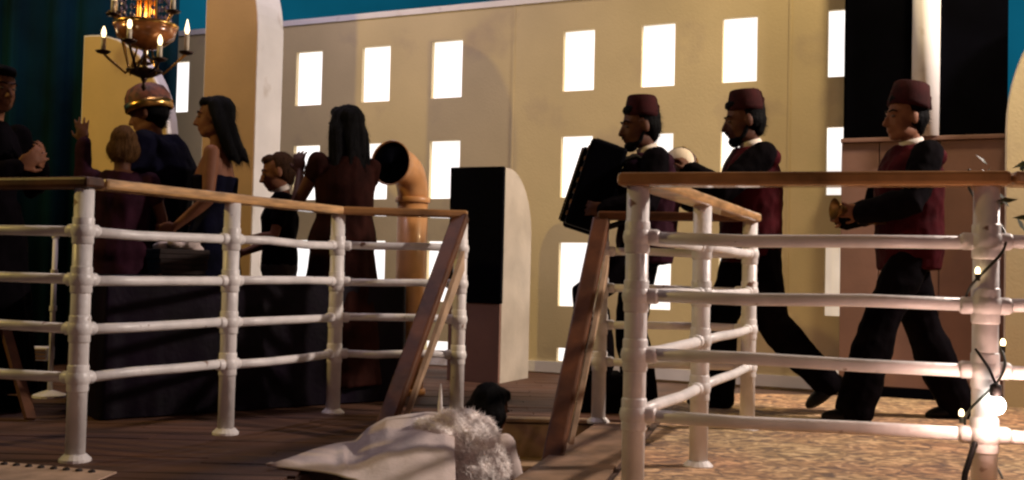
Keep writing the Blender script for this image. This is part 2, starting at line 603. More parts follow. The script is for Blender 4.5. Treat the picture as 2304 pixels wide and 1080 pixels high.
# ------------------------------------------------------------------ back wall with lit windows
WALL_TOP = W(1000, 17)[1]
s_left, s_right = W(235, 300)[0], W(1965, 300)[0]
cols = []
for a, b in ((366, 426), (667, 725), (815, 878), (972, 1040), (1267, 1337), (1443, 1518), (1625, 1703), (1862, 1944)):
    ca = (W(a, 140)[0], W(b, 140)[0])
    cols.append(ca)
rows = []
for a, b in ((68, 204), (306, 444), (546, 690), (785, 815)):
    za, zb = W(1300, a)[1], W(1300, b)[1]
    rows.append((zb, za))
wall = empty('ship_wall', W0 + WU * ((s_left + s_right) / 2))
tag(wall, 'long cream ship wall with rows of glowing white windows', 'wall')
wo = wall.location


def WP(s, z, dep=0.0):
    return W0 + WU * s + WN * dep + Vector((0, 0, z))


ss = sorted([s_left, s_right] + [c for p in cols for c in p])
zs = sorted([-0.02, WALL_TOP] + [c for p in rows for c in p])
wb = MB()
TH = 0.07
hole = lambda s, z: any(a < s < b for a, b in cols) and any(a < z < b for a, b in rows)
for i in range(len(ss) - 1):
    for j in range(len(zs) - 1):
        sm, zm = (ss[i] + ss[i + 1]) / 2, (zs[j] + zs[j + 1]) / 2
        if hole(sm, zm):
            continue
        wb.add([WP(ss[i], zs[j]), WP(ss[i + 1], zs[j]), WP(ss[i + 1], zs[j + 1]), WP(ss[i], zs[j + 1])], [(0, 1, 2, 3)])
for a, b in cols:
    for za, zb in rows:
        f = [WP(a, za), WP(b, za), WP(b, zb), WP(a, zb)]
        k = [WP(a, za, TH), WP(b, za, TH), WP(b, zb, TH), WP(a, zb, TH)]
        wb.add(f + k, [(0, 1, 5, 4), (1, 2, 6, 5), (2, 3, 7, 6), (3, 0, 4, 7)])
wb.add([WP(s_left, WALL_TOP), WP(s_right, WALL_TOP), WP(s_right, WALL_TOP, TH + .03), WP(s_left, WALL_TOP, TH + .03)], [(0, 1, 2, 3)])
wb.add([WP(s_left, WALL_TOP, TH + .03), WP(s_right, WALL_TOP, TH + .03), WP(s_right, -.02, TH + .03), WP(s_left, -.02, TH + .03)], [(0, 1, 2, 3)])
wb.add([WP(s_left, -.02), WP(s_left, WALL_TOP), WP(s_left, WALL_TOP, TH + .03), WP(s_left, -.02, TH + .03)], [(0, 1, 2, 3)])
wb.add([WP(s_right, -.02), WP(s_right, WALL_TOP), WP(s_right, WALL_TOP, TH + .03), WP(s_right, -.02, TH + .03)], [(0, 1, 2, 3)])
wmesh = MB()
wmesh.v, wmesh.f = wb.v, wb.f
wp = bpy.data.objects.new('wall_panel', None)
bpy.data.objects.remove(wp)
wpo = wmesh.build('wall_panel', M_CREAM, wall, wo)
for a, b in cols:
    for za, zb in rows:
        dim = a == cols[-1][0] and za < 0.8
        MB().prism([WP(a, za, TH - .03), WP(b, za, TH - .03), WP(b, zb, TH - .03), WP(a, zb, TH - .03)], WN * 0.012).build('window', M_WINDOW_DIM if dim else M_WINDOW, wall, wo)
for px in (1150, 1772):
    sj = W(px, 300)[0]
    MB().prism([WP(sj, 0.105, -.004), WP(sj + .016, 0.105, -.004), WP(sj + .016, WALL_TOP - .037, -.004), WP(sj, WALL_TOP - .037, -.004)], WN * 0.003).build('joint_strip', M_CREAM, wall, wo)
MB().prism([WP(s_left, WALL_TOP - .035, -.012), WP(s_right, WALL_TOP - .035, -.012), WP(s_right, WALL_TOP + .012, -.012), WP(s_left, WALL_TOP + .012, -.012)], WN * 0.03).build('cap_rail', M_TRIM, wall, wo)
MB().prism([WP(s_left, 0.02, -.014), WP(s_right, 0.02, -.014), WP(s_right, .10, -.014), WP(s_left, .10, -.014)], WN * 0.012).build('skirting', M_TRIM, wall, wo)


# ------------------------------------------------------------------ rounded partitions
def partition(name, label, cat, anchor, w, h, r_a, r_b, dep, face_m, side, trim=0.022):
    """board with one quarter-round upper corner; anchor is the lower left front corner"""
    t = empty(name, anchor)
    tag(t, label, cat)
    if side == 'right':
        out = [(0, 0), (w, 0)] + quarter(w - r_a, h - r_b, r_a, r_b, 0, 90) + [(0, h)]
    else:
        out = [(0, 0), (w, 0), (w, h)] + quarter(r_a, h - r_b, r_a, r_b, 90, 180)
    pt = lambda u, z, dd: WU * u + WN * dd + Vector((0, 0, z))
    MB().prism([pt(u, z, 0) for u, z in out], WN * dep).build('casing', M_TRIM, t)
    cx, cz = w / 2, h / 2
    inn = [(cx + (u - cx) * (w - 2 * trim) / w, cz + (z - cz) * (h - 2 * trim) / h) for u, z in out]
    MB().prism([pt(u, z, -.006) for u, z in inn], WN * 0.0045).build('face_panel', face_m, t)
    return t


pA = U(172, 560, 7.5)
zA = U(172, 80, 7.5).z
partition('rounded_partition', 'ochre partition with a quarter-round top beside the dark teal curtain', 'partition',
          (pA.x, pA.y, 0), 0.80, zA, 0.74, 0.80, 0.10, M_OCHRE, 'right', 0.012)
pB = U(455, 300, 7.2)
partition('rounded_partition', 'tall tan partition with a thick pale rounded edge behind the women', 'partition',
          (pB.x, pB.y, 0), 0.445, 2.92, 0.34, 0.62, 0.27, M_TAN, 'right', 0.008)
pE = U(2262, 300, 6.5)
partition('rounded_partition', 'yellowish cream partition with rounded left edge at the right end', 'partition',
          (pE.x, pE.y, 0), 0.8, 2.55, 0.55, 0.85, 0.25, M_CREAM, 'left', 0.01)

# console with a black screen and a rounded cream casing
cC = U(1008, 600, 7.35)
con = empty('screen_console', (cC.x, cC.y, 0))
tag(con, 'upright black screen on a grey base with rounded cream casing', 'console')
cw, chh, cdp = 0.405, U(1070, 373, 7.2).z, 0.50
lo = lambda u, dd, z: WU * u + WN * dd + Vector((0, 0, z))
prof = [(0.03, 0), (cdp, 0)] + [(cdp - 0.40 + a, b) for a, b in quarter(0, chh - 0.46, 0.40, 0.455, 0, 90)] + [(0.03, chh - .005)]
MB().prism([lo(0.004, a, b) for a, b in prof], WU * (cw - .008)).build('casing', M_CASING, con)
sz = U(1070, 682, 7.2).z
MB().prism([lo(0, 0, sz), lo(cw, 0, sz), lo(cw, 0, chh), lo(0, 0, chh)], WN * 0.04).build('screen', M_BLACK, con, bevel=0.006)
MB().prism([lo(0.006, .008, 0.01), lo(cw - .006, .008, 0.01), lo(cw - .006, .008, sz - .004), lo(0.006, .008, sz - .004)], WN * 0.035).build('base_panel', M_GREIGE, con, bevel=0.004)

# dark-glazed cabin at the right
cD = U(1890, 600, 7.0)
cab = empty('deck_cabin', (cD.x, cD.y, 0))
tag(cab, 'deck cabin with two tall black windows over greige panels', 'cabin')
CWID = 0.99
zp = U(1897, 316, 7.0).z
HT = 2.95
for a, b in ((0.02, 0.425), (0.60, CWID - .005)):
    MB().prism([lo(a, .03, zp + .012), lo(b, .03, zp + .012), lo(b, .03, HT), lo(a, .03, HT)], WN * 0.03).build('window', M_BLACK, cab)
for a, b in ((0.0, 0.235), (0.24, 0.60), (0.605, CWID)):
    MB().prism([lo(a, .0, 0.08), lo(b, .0, 0.08), lo(b, .0, zp - .02), lo(a, .0, zp - .02)], WN * 0.05).build('panel', M_GREIGE, cab, bevel=0.004)
MB().prism([lo(-.005, -.02, zp - .018), lo(CWID, -.02, zp - .018), lo(CWID, -.02, zp + .010), lo(-.005, -.02, zp + .010)], WN * 0.09).build('sill', M_GREIGE, cab, bevel=0.004)
MB().prism([lo(0, -.01, 0.0), lo(CWID, -.01, 0.0), lo(CWID, -.01, .078), lo(0, -.01, .078)], WN * 0.06).build('skirting', M_BLACK, cab)
MB().prism([lo(0.0, .07, 0.0), lo(CWID, .07, 0), lo(CWID, .07, HT), lo(0.0, .07, HT)], WN * 0.35).build('body', M_BLACK, cab)
MB().lathe([(0.085, zp + .012), (0.085, HT)], lo(0.512, .01, 0), seg=24).build('mullion', M_TRIM, cab, smooth=True)

# teal curtain at the left
cur = MB()
cl, cr_ = U(-700, 500, 8.6).x, U(300, 500, 8.6).x
nx = 150
r0, r1 = [], []
for i in range(nx + 1):
    x = cl + (cr_ - cl) * i / nx
    yy = 8.6 + 0.05 * sin(x * 19) + 0.03 * sin(x * 31 + 1.0)
    r0.append((x, yy, 0.02)); r1.append((x, yy + 0.01 * sin(x * 7), 4.6))
cur.add(r0 + r1, [(i, i + 1, nx + 2 + i, nx + 1 + i) for i in range(nx)])
curtain = cur.build('stage_curtain', M_TEAL, smooth=True)
sol = curtain.modifiers.new('thick', 'SOLIDIFY'); sol.thickness = 0.012
tag(curtain, 'wide dark teal stage curtain hanging at the left end of the deck', 'curtain')
cur = MB()  # second curtain, added to keep the side lamp off the wall's left part
r0, r1 = [], []
for i in range(61):
    x = -4.6 + (4.6 - 2.46) * i / 60
    yy = 7.72 + 0.035 * sin(x * 23) + 0.02 * sin(x * 37 + 2.0)
    r0.append((x, yy, 0.02)); r1.append((x, yy + 0.01 * sin(x * 9), 4.4))
cur.add(r0 + r1, [(i, i + 1, 62 + i, 61 + i) for i in range(60)])
shade_curtain = cur.build('stage_curtain', M_TEAL, smooth=True)
sol = shade_curtain.modifiers.new('thick', 'SOLIDIFY'); sol.thickness = 0.012
tag(shade_curtain, 'narrow dark teal curtain added behind the ochre rounded partition to shade the wall', 'curtain')


# ------------------------------------------------------------------ railings
LEV = (0.32, 0.505, 0.69, 0.875)
TOP = 1.055
PR, RR = 0.036, 0.020


def P2(px, d):
    v = U(px, 640, d)
    return Vector((v.x, v.y, 0))


def fitting(mb, p, z, dirs):
    mb.ell((p.x, p.y, z), (0.046, 0.046, 0.046), seg=14, rows=8)
    mb.lathe([(0.0365, -0.052), (0.0395, -0.046), (0.0395, 0.046), (0.0365, 0.052)], (p.x, p.y, z), seg=14)
    for dv in dirs:
        mb.tube([Vector((p.x, p.y, z)), Vector((p.x, p.y, z)) + dv * 0.062, Vector((p.x, p.y, z)) + dv * 0.070], [0.026, 0.0255, 0.021], seg=12)


def post(t, p, dirs, o, ztop=TOP - 0.02, lev=LEV):
    po = MB().lathe([(PR, 0.012), (PR, ztop)], (p.x, p.y, 0), seg=18).build('post', M_RAIL, t, o, smooth=True)
    po.data.polygons[-1].use_smooth = False
    MB().lathe([(0.058, 0.006), (0.058, 0.016), (0.040, 0.034)], (p.x, p.y, 0.004), seg=18).build('foot_flange', M_RAIL, po, o)
    for z in lev:
        f = MB()
        fitting(f, p, z, dirs)
        f.build('fitting', M_RAIL, po, o, smooth=True)


def rails(t, a, b, o, lev=LEV, sag=0.0):
    for z in lev:
        zz = z + random.uniform(-.004, .004)
        zb = z + random.uniform(-.004, .004)
        bend = [random.uniform(-.007, .005) for k in range(2)]
        MB().tube([Vector((a.x, a.y, zz)), Vector((a.x * .67 + b.x * .33, a.y * .67 + b.y * .33 + bend[1] * .5, zz * .67 + zb * .33 + bend[0])), Vector((a.x * .33 + b.x * .67, a.y * .33 + b.y * .67 - bend[0] * .5, zz * .33 + zb * .67 + bend[1])), Vector((b.x, b.y, zb))], RR, seg=12).build('rail', M_RAIL, t, o, smooth=True)


def handrail(t, a, b, o, m=None, w=0.10, h=0.042, ext=0.0, z=TOP):
    d = (b - a).normalized()
    A = Vector((a.x, a.y, z)) - d * ext
    B = Vector((b.x, b.y, z)) + d * ext
    MB().beam(A, B, w, h).build('handrail', m or M_WOOD, t, o, bevel=0.012)


q0, q1, q2, q3 = P2(183, 4.02), P2(518, 4.75), P2(757, 5.5), P2(1034, 5.6)
qm = P2(-330, 4.45)
lr = empty('deck_railing', q0)
tag(lr, 'white pipe railing with wooden handrail left of the stairs, around the buffet table', 'railing')
o = lr.location
u01, u23, um = (q1 - q0).normalized(), (q3 - q2).normalized(), (qm - q0).normalized()
post(lr, q0, (u01, um), o); post(lr, q1, (u01, -u01), o); post(lr, q2, (-u01, u23), o); post(lr, q3, (-u23,), o); post(lr, qm, (-um,), o)
for a, b in ((q0, q1), (q1, q2), (q2, q3), (qm, q0)):
    rails(lr, a, b, o)
handrail(lr, q0 + u01 * 0.06, q2 - u01 * .01, o, ext=0)
handrail(lr, q2 + u23 * .045, q3, o, ext=0.03, m=M_WOOD_M)
handrail(lr, qm, q0, o, m=M_WOOD_D, ext=0.055)  # dark wood carries the shade on this front-facing stretch

R0, R1, R2, R3, R4 = P2(1432, 3.36), P2(1578, 4.2), P2(1686, 5.25), P2(2218, 3.07), P2(1352, 5.4)
R5 = P2(2700, 3.0)
rr = empty('deck_railing', R0)
tag(rr, 'white pipe railing with wooden handrail right of the stairs, in front of the musicians', 'railing')
o = rr.location
ua, ub, uc, ud = (R1 - R0).normalized(), (R3 - R0).normalized(), (R4 - R2).normalized(), (R5 - R3).normalized()
uab = (R2 - R1).normalized()
post(rr, R0, (ua, ub), o); post(rr, R1, (-ua, uab), o); post(rr, R2, (-uab, uc), o); post(rr, R3, (-ub, ud), o); post(rr, R4, (-uc,), o); post(rr, R5, (-ud,), o)
for a, b in ((R0, R1), (R1, R2), (R2, R4), (R0, R3), (R3, R5)):
    rails(rr, a, b, o)
handrail(rr, R0 + ua * .04, R2, o, ext=0.03)
handrail(rr, R2 + uc * .06, R4, o, m=M_WOOD_D, ext=0.02)
handrail(rr, R0, R3, o, ext=0.06, m=M_WOOD_M)
handrail(rr, R3 + ud * .062, R5, o, m=M_WOOD)


# slanting stair handrails with their cream side boards
def stair_rail(label, top, bot, px, inner):
    t = empty('stair_handrail', (top.x, top.y, 0))
    tag(t, label, 'handrail')
    o = t.location
    d = (bot - top).normalized()
    MB().beam(top, bot, 0.085, 0.05).build('handrail', M_WOOD_D, t, o, bevel=0.010)
    dn = d * 0.11
    a = top + d * 0.05 + Vector((0, 0, -.05)); b = bot - d * 0.06 + Vector((0, 0, -.05))
    side = Vector((inner * 0.045, 0, 0))
    pa = [a + side, b + side, Vector((b.x, b.y, -0.02)) + side + Vector((0, .02, 0)), Vector((a.x, a.y, 0.02)) + side]
    # the board: a long triangle, open at the deck end like the photographed infill
    c_ = a.lerp(b, 0.10)
    e_ = a.lerp(b, 0.93)
    tri = [c_ + side, e_ + side, e_ + side + Vector((.0, .11, .0)), c_ + side + Vector((0, .045, -.10))]
    MB().prism(tri, (0.02, 0, 0)).build('side_board', M_STEP, t, o)
    lip = MB().tube([bot + Vector((0, .06, -.02)), Vector((bot.x, bot.y + .06, -1.0))], 0.028, seg=10)
    lip.build('newel', M_RAIL, t, o, smooth=True)
    return t


tl, bl = Vector((q3.x, q3.y - .02, 1.045)), Vector((q3.x - .285, q3.y - 1.04, -0.02))
tr, br = Vector((R4.x - .005, R4.y - .02, 1.035)), Vector((R4.x - .270, R4.y - 1.02, -0.02))
stair_rail('slanting brown stair handrail in front of the ventilator cowl', tl, bl, 0, 1)
stair_rail('slanting brown stair handrail below the accordion', tr, br, 0, 1)


# ------------------------------------------------------------------ people
def rot(yaw=0, pitch=0, roll=0):
    return Matrix.Rotation(radians(yaw), 3, 'Z') @ Matrix.Rotation(radians(pitch), 3, 'Y') @ Matrix.Rotation(radians(roll), 3, 'X')


def hand(mb, wrist, dr, pn, curl=25, side=1, k=1.0):
    """palm, four bent fingers and a thumb; dr = pointing direction, pn = palm normal"""
    dr = Vector(dr).normalized()
    pn = Vector(pn)
    pn = (pn - dr * pn.dot(dr)).normalized()
    t = dr.cross(pn) * side
    w = Vector(wrist)
    m = Matrix((dr, t, pn)).transposed()
    mb.ell(w + dr * 0.05 * k, (0.055 * k, 0.043 * k, 0.018 * k), m, 12, 8)
    for off, ln, fan in ((0.033, 0.070, 10), (0.012, 0.082, 3), (-0.010, 0.077, -4), (-0.031, 0.060, -12)):
        p = w + (dr * 0.085 + t * off) * k
        dd = (dr * cos(radians(fan)) + t * sin(radians(fan))).normalized()
        pts = [p - dd * 0.02 * k, p]
        a = 0
        for sgm in (0.45, 0.32, 0.23):
            a += curl
            q = dd * cos(radians(a)) + pn * sin(radians(a))
            p = p + q * (ln * sgm * k)
            pts.append(p)
        mb.tube(pts, [0.010 * k, 0.0098 * k, 0.0092 * k, 0.0085 * k, 0.0072 * k], 8, True)
    p = w + (dr * 0.025 + t * 0.032) * k
    q1_ = (dr * 0.65 + t * 0.72 + pn * 0.25).normalized()
    q2_ = (dr * 0.88 + t * 0.38 + pn * 0.35).normalized()
    mb.tube([p - q1_ * .015, p + q1_ * 0.035 * k, p + q1_ * 0.035 * k + q2_ * 0.032 * k], [0.013 * k, 0.011 * k, 0.008 * k], 8, True)


def head_shapes(mb, c, m, k=1.0):
    P = lambda x, y, z: c + m @ (Vector((x, y, z)) * k)
    S = lambda *r: tuple(a * k for a in r)
    mb.ell(P(-0.012, 0, 0.030), S(0.096, 0.076, 0.090), m, 18, 12)
    mb.ell(P(0.030, 0, -0.020), S(0.066, 0.060, 0.088), m, 16, 10)
    mb.ell(P(0.052, 0, -0.088), S(0.036, 0.036, 0.026), m)
    mb.ell(P(0.010, 0.038, -0.070), S(0.055, 0.022, 0.035), m)
    mb.ell(P(0.010, -0.038, -0.070), S(0.055, 0.022, 0.035), m)
    mb.ell(P(0.074, 0, 0.028), S(0.022, 0.050, 0.012), m)
    mb.tube([P(0.086, 0, 0.018), P(0.104, 0, -0.012), P(0.113, 0, -0.032)], [0.009 * k, 0.011 * k, 0.013 * k], 8, True)
    mb.ell(P(0.100, 0, -0.036), S(0.014, 0.020, 0.009), m)
    mb.ell(P(0.088, 0, -0.058), S(0.012, 0.024, 0.006), m)
    mb.ell(P(0.085, 0, -0.070), S(0.012, 0.021, 0.007), m)
    for sd in (1, -1):
        mb.ell(P(0.044, 0.034 * sd, -0.030), S(0.040, 0.020, 0.040), m)
        mb.ell(P(-0.008, 0.076 * sd, -0.008), S(0.020, 0.010, 0.032), m)


DEF = dict(pelvis=(0, 0, 0.95), waist=(0.0, 0, 1.09), chest=(0.005, 0, 1.28), neck=(-0.015, 0, 1.46), head=(0.015, 0, 1.625),
           l_sh=(-0.01, 0.175, 1.405), l_el=(-0.03, 0.235, 1.12), l_wr=(0.06, 0.225, 0.88), l_hd=(0.1, 0, -1), l_pn=(0, -1, 0),
           r_sh=(-0.01, -0.175, 1.405), r_el=(-0.03, -0.235, 1.12), r_wr=(0.06, -0.225, 0.88), r_hd=(0.1, 0, -1), r_pn=(0, 1, 0),
           l_hip=(0, 0.085, 0.92), l_kn=(0.02, 0.095, 0.49), l_an=(-0.02, 0.10, 0.085), l_ft=(1, 0.1, 0),
           r_hip=(0, -0.085, 0.92), r_kn=(0.02, -0.095, 0.49), r_an=(-0.02, -0.10, 0.085), r_ft=(1, -0.1, 0),
           hyaw=0, hpitch=0, hroll=0, l_curl=22, r_curl=22)


def torso(mb, J, s, g=0.0, female=False, upto=6, lo=0.0):
    sh = Vector(J['l_sh']) - Vector(J['r_sh'])
    lat_t = sh.normalized()
    hp = Vector(J['l_hip']) - Vector(J['r_hip'])
    lat_b = hp.normalized()
    pts = [Vector(J['pelvis']) - Vector((0, 0, 0.085 + lo)), Vector(J['pelvis']), Vector(J['waist']), Vector(J['chest']),
           Vector(J['chest']) * 0.42 + Vector(J['neck']) * 0.58, Vector(J['neck'])]
    if female:
        ra = [0.10, 0.118, 0.092, 0.112, 0.078, 0.05]
        rb = [0.14, 0.168, 0.122, 0.142, 0.130, 0.055]
    else:
        ra = [0.10, 0.115, 0.112, 0.122, 0.088, 0.055]
        rb = [0.135, 0.160, 0.150, 0.172, 0.150, 0.060]
    rings = []
    for i, p in enumerate(pts):
        a = pts[min(i + 1, len(pts) - 1)] - pts[max(i - 1, 0)]
        a.normalize()
        lat = (lat_b * (1 - i / 5) + lat_t * (i / 5)).normalized()
        fr = lat.cross(a).normalized()
        lat = a.cross(fr).normalized()
        rings.append([(p + fr * ((ra[i] + g) * cos(2 * pi * k / 20)) + lat * ((rb[i] + g) * sin(2 * pi * k / 20))) * s for k in range(20)])
    mb.loft(rings[:upto])


def limb(mb, a, b, c, ra, rb, rc, s, g=0.0, bulge=0.0):
    a, b, c = Vector(a), Vector(b), Vector(c)
    mid1 = a.lerp(b, 0.45)
    mid2 = b.lerp(c, 0.28)
    mb.tube([p * s for p in (a, mid1, b, mid2, c)],
            [(ra + g) * s, ((ra + rb) / 2 * 1.02 + g) * s, (rb + g) * s, ((rb * 0.75 + rc * 0.25) * 1.08 + bulge + g) * s, (rc + g) * s], 12, True)


def foot(mb, an, dr, s, g=0.0):
    an = Vector(an)
    f = Vector(dr).normalized()
    l = Vector((0, 0, 1)).cross(f).normalized()
    u = f.cross(l)
    m = Matrix((f, l, u)).transposed()
    mb.tube([an * s, (an - u * 0.045) * s], [0.040 * s + g, 0.042 * s + g], 12, True)
    mb.ell((an + f * 0.07 - u * 0.052) * s, ((0.115 + g) * s, (0.042 + g) * s, (0.034 + g) * s), m)
    mb.ell((an - f * 0.025 - u * 0.048) * s, ((0.048 + g) * s, (0.034 + g) * s, (0.038 + g) * s), m)


def person(loc, rotz, H, pose, look, label):
    """facing local +X; pose overrides joints given for a height of 1.75 m"""
    J = dict(DEF)
    J.update(pose)
    s = H / 1.75
    fem = look.get('female', False)
    t = empty('person', loc, radians(rotz))
    tag(t, label, 'person')
    hm = rot(J['hyaw'], J['hpitch'], J['hroll'])
    hc = Vector(J['head']) * s
    hk = s * look.get('head_k', 1.0)
    b = MB()
    bk_ = look.get('bulk', 0.0)
    torso(b, J, s, bk_ * .5, fem)
    b.tube([Vector(J['neck']) * s - Vector((0, 0, .03)), Vector(J['neck']) * s, hc + hm @ Vector((-0.015, 0, -0.05)) * hk], [0.06 * s, 0.05 * s, 0.05 * s], 12, True)
    head_shapes(b, hc, hm, hk)
    for p, sd in (('l', 1), ('r', -1)):
        limb(b, J[p + '_sh'], J[p + '_el'], J[p + '_wr'], 0.050, 0.040, 0.027, s, -0.004 if fem else 0)
        hand(b, Vector(J[p + '_wr']) * s, J[p + '_hd'], J[p + '_pn'], J[p + '_curl'], sd * J.get(p + '_side', 1), s * 0.98)
        limb(b, J[p + '_hip'], J[p + '_kn'], J[p + '_an'], 0.082, 0.056, 0.036, s, 0, 0.004)
        foot(b, J[p + '_an'], J[p + '_ft'], s)
    body = b.fuse('body', look['skin'], t, 0.0068, 3)
    for sd in (1, -1):
        MB().ell(hc + hm @ (Vector((0.084, 0.031 * sd, 0.006)) * hk), (0.009 * hk, 0.011 * hk, 0.006 * hk), hm, 10, 6).build('eye', M_EYE_W if look.get('eyes', True) else M_HAIR, body, smooth=True)
    kind = look['wear']
    # upper garment
    if look.get('top'):
        c = MB()
        if look.get('vest'):
            vv = MB()
            torso(vv, J, s, 0.016 + bk_, fem, lo=look.get('top_lo', 0.03))
            for p in 'lr':
                vv.ell(Vector(J[p + '_sh']) * s + Vector((-.03, 0, -.01)), (0.075, 0.06, 0.06))
            vv.fuse('vest', look['vest'], t, 0.0095, 5, 0.010, (11, 11, 8))
            c.ell(Vector(J['chest']) * s, (0.08, 0.12, 0.15))
        else:
            torso(c, J, s, 0.016 + bk_, fem, lo=look.get('top_lo', 0.03))
        for p in 'lr':
            sl = look.get('sleeve', 1.0)
            a, e, w = Vector(J[p + '_sh']), Vector(J[p + '_el']), Vector(J[p + '_wr'])
            if sl >= 1:
                limb(c, a, e, e.lerp(w, 0.97), 0.056, 0.050, 0.038, s, 0.008 + bk_ * .5)
            elif sl > 0:
                c.tube([a * s, a.lerp(e, sl) * s], [0.066 * s, 0.060 * s], 12, True)
        c.fuse('jacket' if kind == 'suit' and not look.get('vest') else 'top', look['top'], t, 0.0095, 4, 0.010, (11, 11, 8))
    if kind in ('suit', 'shirt'):
        c = MB()
        fl = look.get('flare', 0.0)
        for p in 'lr':
            h_, k_, a_ = Vector(J[p + '_hip']), Vector(J[p + '_kn']), Vector(J[p + '_an'])
            limb(c, h_, k_, a_ - Vector((0, 0, .02)), 0.092, 0.072, 0.062 + fl, s, 0.006 + bk_ * .4, fl * .5)
        pl = Vector(J['pelvis']) * s
        c.ell(pl - Vector((0, 0, .03)), (0.135 * s, 0.175 * s, 0.12 * s))
        c.fuse('trousers', look['bottom'], t, 0.0105, 4, 0.010, (9, 9, 8))
        c = None
        for p in 'lr':
            f = MB()
            foot(f, J[p + '_an'], J[p + '_ft'], s, 0.006)
            f.fuse('shoe', M_SHOE, t, 0.008, 2)
    elif kind == 'dress':
        c = MB()
        torso(c, J, s, 0.013 + bk_, True, upto=look.get('upto', 6))
        pl = Vector(J['pelvis'])
        zb = look.get('hem', 0.10)
        rings = []
        for i in range(9):
            f = i / 8
            z = pl.z + 0.10 - (pl.z + 0.10 - zb) * f
            r = 0.14 + look.get('skirt', 0.12) * f ** 0.8
            rings.append([Vector((pl.x + r * 0.85 * (1 + 0.05 * sin(9 * a) * f) * cos(a), pl.y + r * 1.15 * (1 + 0.05 * sin(9 * a) * f) * sin(a), z)) * s for a in [2 * pi * k / 36 for k in range(36)]])
        c.loft(rings)
        if look.get('sleeve', 0) > 0:
            for p in 'lr':
                a, e, w = Vector(J[p + '_sh']), Vector(J[p + '_el']), Vector(J[p + '_wr'])
                if look.get('sleeve_' + p, look['sleeve']) >= 1:
                    limb(c, a, e, e.lerp(w, 0.95), 0.054, 0.046, 0.036, s, 0.008)
                else:
                    c.tube([a * s, a.lerp(e, look['sleeve']) * s], [0.062 * s, 0.058 * s], 12, True)
        c.fuse('dress', look['bottom'], t, 0.010, 4, 0.014, (10, 10, 4))
        for p in 'lr':
            f = MB()
            foot(f, J[p + '_an'], J[p + '_ft'], s, 0.004)
            f.fuse('shoe', M_SHOE, t, 0.008, 2)
    elif kind == 'robe':
        c = MB()
        torso(c, J, s, 0.035 + bk_)
        pl = Vector(J['pelvis'])
        rings = []
        for i in range(9):
            f = i / 8
            z = pl.z + 0.25 - (pl.z + 0.22 - 0.04) * f
            r = 0.17 + 0.14 * f
            rings.append([Vector((pl.x + r * 0.9 * (1 + 0.06 * sin(8 * a) * f) * cos(a), pl.y + r * 1.1 * (1 + 0.06 * sin(8 * a) * f) * sin(a), z)) * s for a in [2 * pi * k / 36 for k in range(36)]])
        c.loft(rings)
        for p in 'lr':
            a, e, w = Vector(J[p + '_sh']), Vector(J[p + '_el']), Vector(J[p + '_wr'])
            limb(c, a, e, e.lerp(w, 0.9), 0.085, 0.075, 0.075, s)
        c.fuse('robe', look['bottom'], t, 0.011, 5, 0.012, (9, 9, 4))
        for p in 'lr':
            f = MB()
            foot(f, J[p + '_an'], J[p + '_ft'], s, 0.004)
            f.fuse('shoe', M_SHOE, t, 0.008, 2)
    # hair
    hs = look.get('hair', 'short')
    HP = lambda x, y, z: hc + hm @ (Vector((x, y, z)) * hk)
    if hs:
        h = MB()
        sc = lambda *r: tuple(a * hk for a in r)
        h.ell(HP(-0.030, 0, 0.046), sc(0.092, 0.082, 0.084), hm)
        h.ell(HP(-0.045, 0, 0.000), sc(0.075, 0.080, 0.075), hm)
        if hs == 'short':
            h.ell(HP(0.035, 0, 0.092), sc(0.050, 0.060, 0.032), hm)
            h.ell(HP(-0.055, 0, -0.04), sc(0.045, 0.060, 0.055), hm)
        if hs == 'bob':
            h.ell(HP(-0.04, 0, -0.03), sc(0.080, 0.108, 0.095), hm)
            h.ell(HP(0.030, 0, 0.090), sc(0.055, 0.066, 0.036), hm)
        if hs == 'long':
            ln = look.get('hair_len', 0.38)
            back = look.get('hair_back', 0.0)
            h.ell(HP(0.030, 0, 0.088), sc(0.055, 0.066, 0.036), hm)
            for yy in (-0.085, -0.06, -0.03, 0, 0.03, 0.06, 0.085):
                x0 = -0.055 if abs(yy) < .05 else -0.015
                jit = random.uniform(-0.02, 0.03)
                h.tube([HP(x0, yy * .6, 0.06), HP(x0 - 0.02, yy * 1.05, -0.03),
                        hc + (hm @ Vector((x0 - 0.035 - back * .4, yy * 1.15, 0)) + Vector((0, 0, -0.10 - ln * .25))) * hk,
                        hc + (hm @ Vector((x0 - 0.03 - back, yy * 1.25, 0)) + Vector((0, 0, -0.10 - ln * .62 + jit))) * hk,
                        hc + (hm @ Vector((x0 - 0.02 - back * 1.5, yy * 1.15, 0)) + Vector((0, 0, -0.10 - ln * .8 + jit))) * hk],
                       [0.045 * hk, 0.040 * hk, 0.036 * hk, 0.028 * hk, 0.010 * hk], 10, True)
        ho = h.fuse('hair', look.get('hair_m', M_HAIR), t, 0.0075, 2, 0.006, (40, 40, 6))
        sr = random.Random(int(H * 1000))
        st = MB()
        hv = ho.data.vertices
        for k in range(1500 if hs == 'long' else 800):
            v = hv[sr.randrange(len(hv))]
            dv = (Vector((-.25, 0, -1)) + v.normal * sr.uniform(.15, .6) + Vector((sr.gauss(0, .15), sr.gauss(0, .15), sr.gauss(0, .1)))).normalized()
            if hs == 'short':
                dv = (hm @ Vector((-.6, 0, -.5)) + v.normal * .6).normalized()
            L = sr.uniform(.02, .075 if hs == 'long' else .035)
            sd = dv.cross(v.normal).normalized() * sr.uniform(.0008, .0018)
            c = v.co - v.normal * .002
            st.add([c - sd, c + sd, c + dv * L], [(0, 1, 2)])
        so_ = st.build('hair_strands', look.get('hair_m', M_HAIR), ho)
        so_['kind'] = 'stuff'
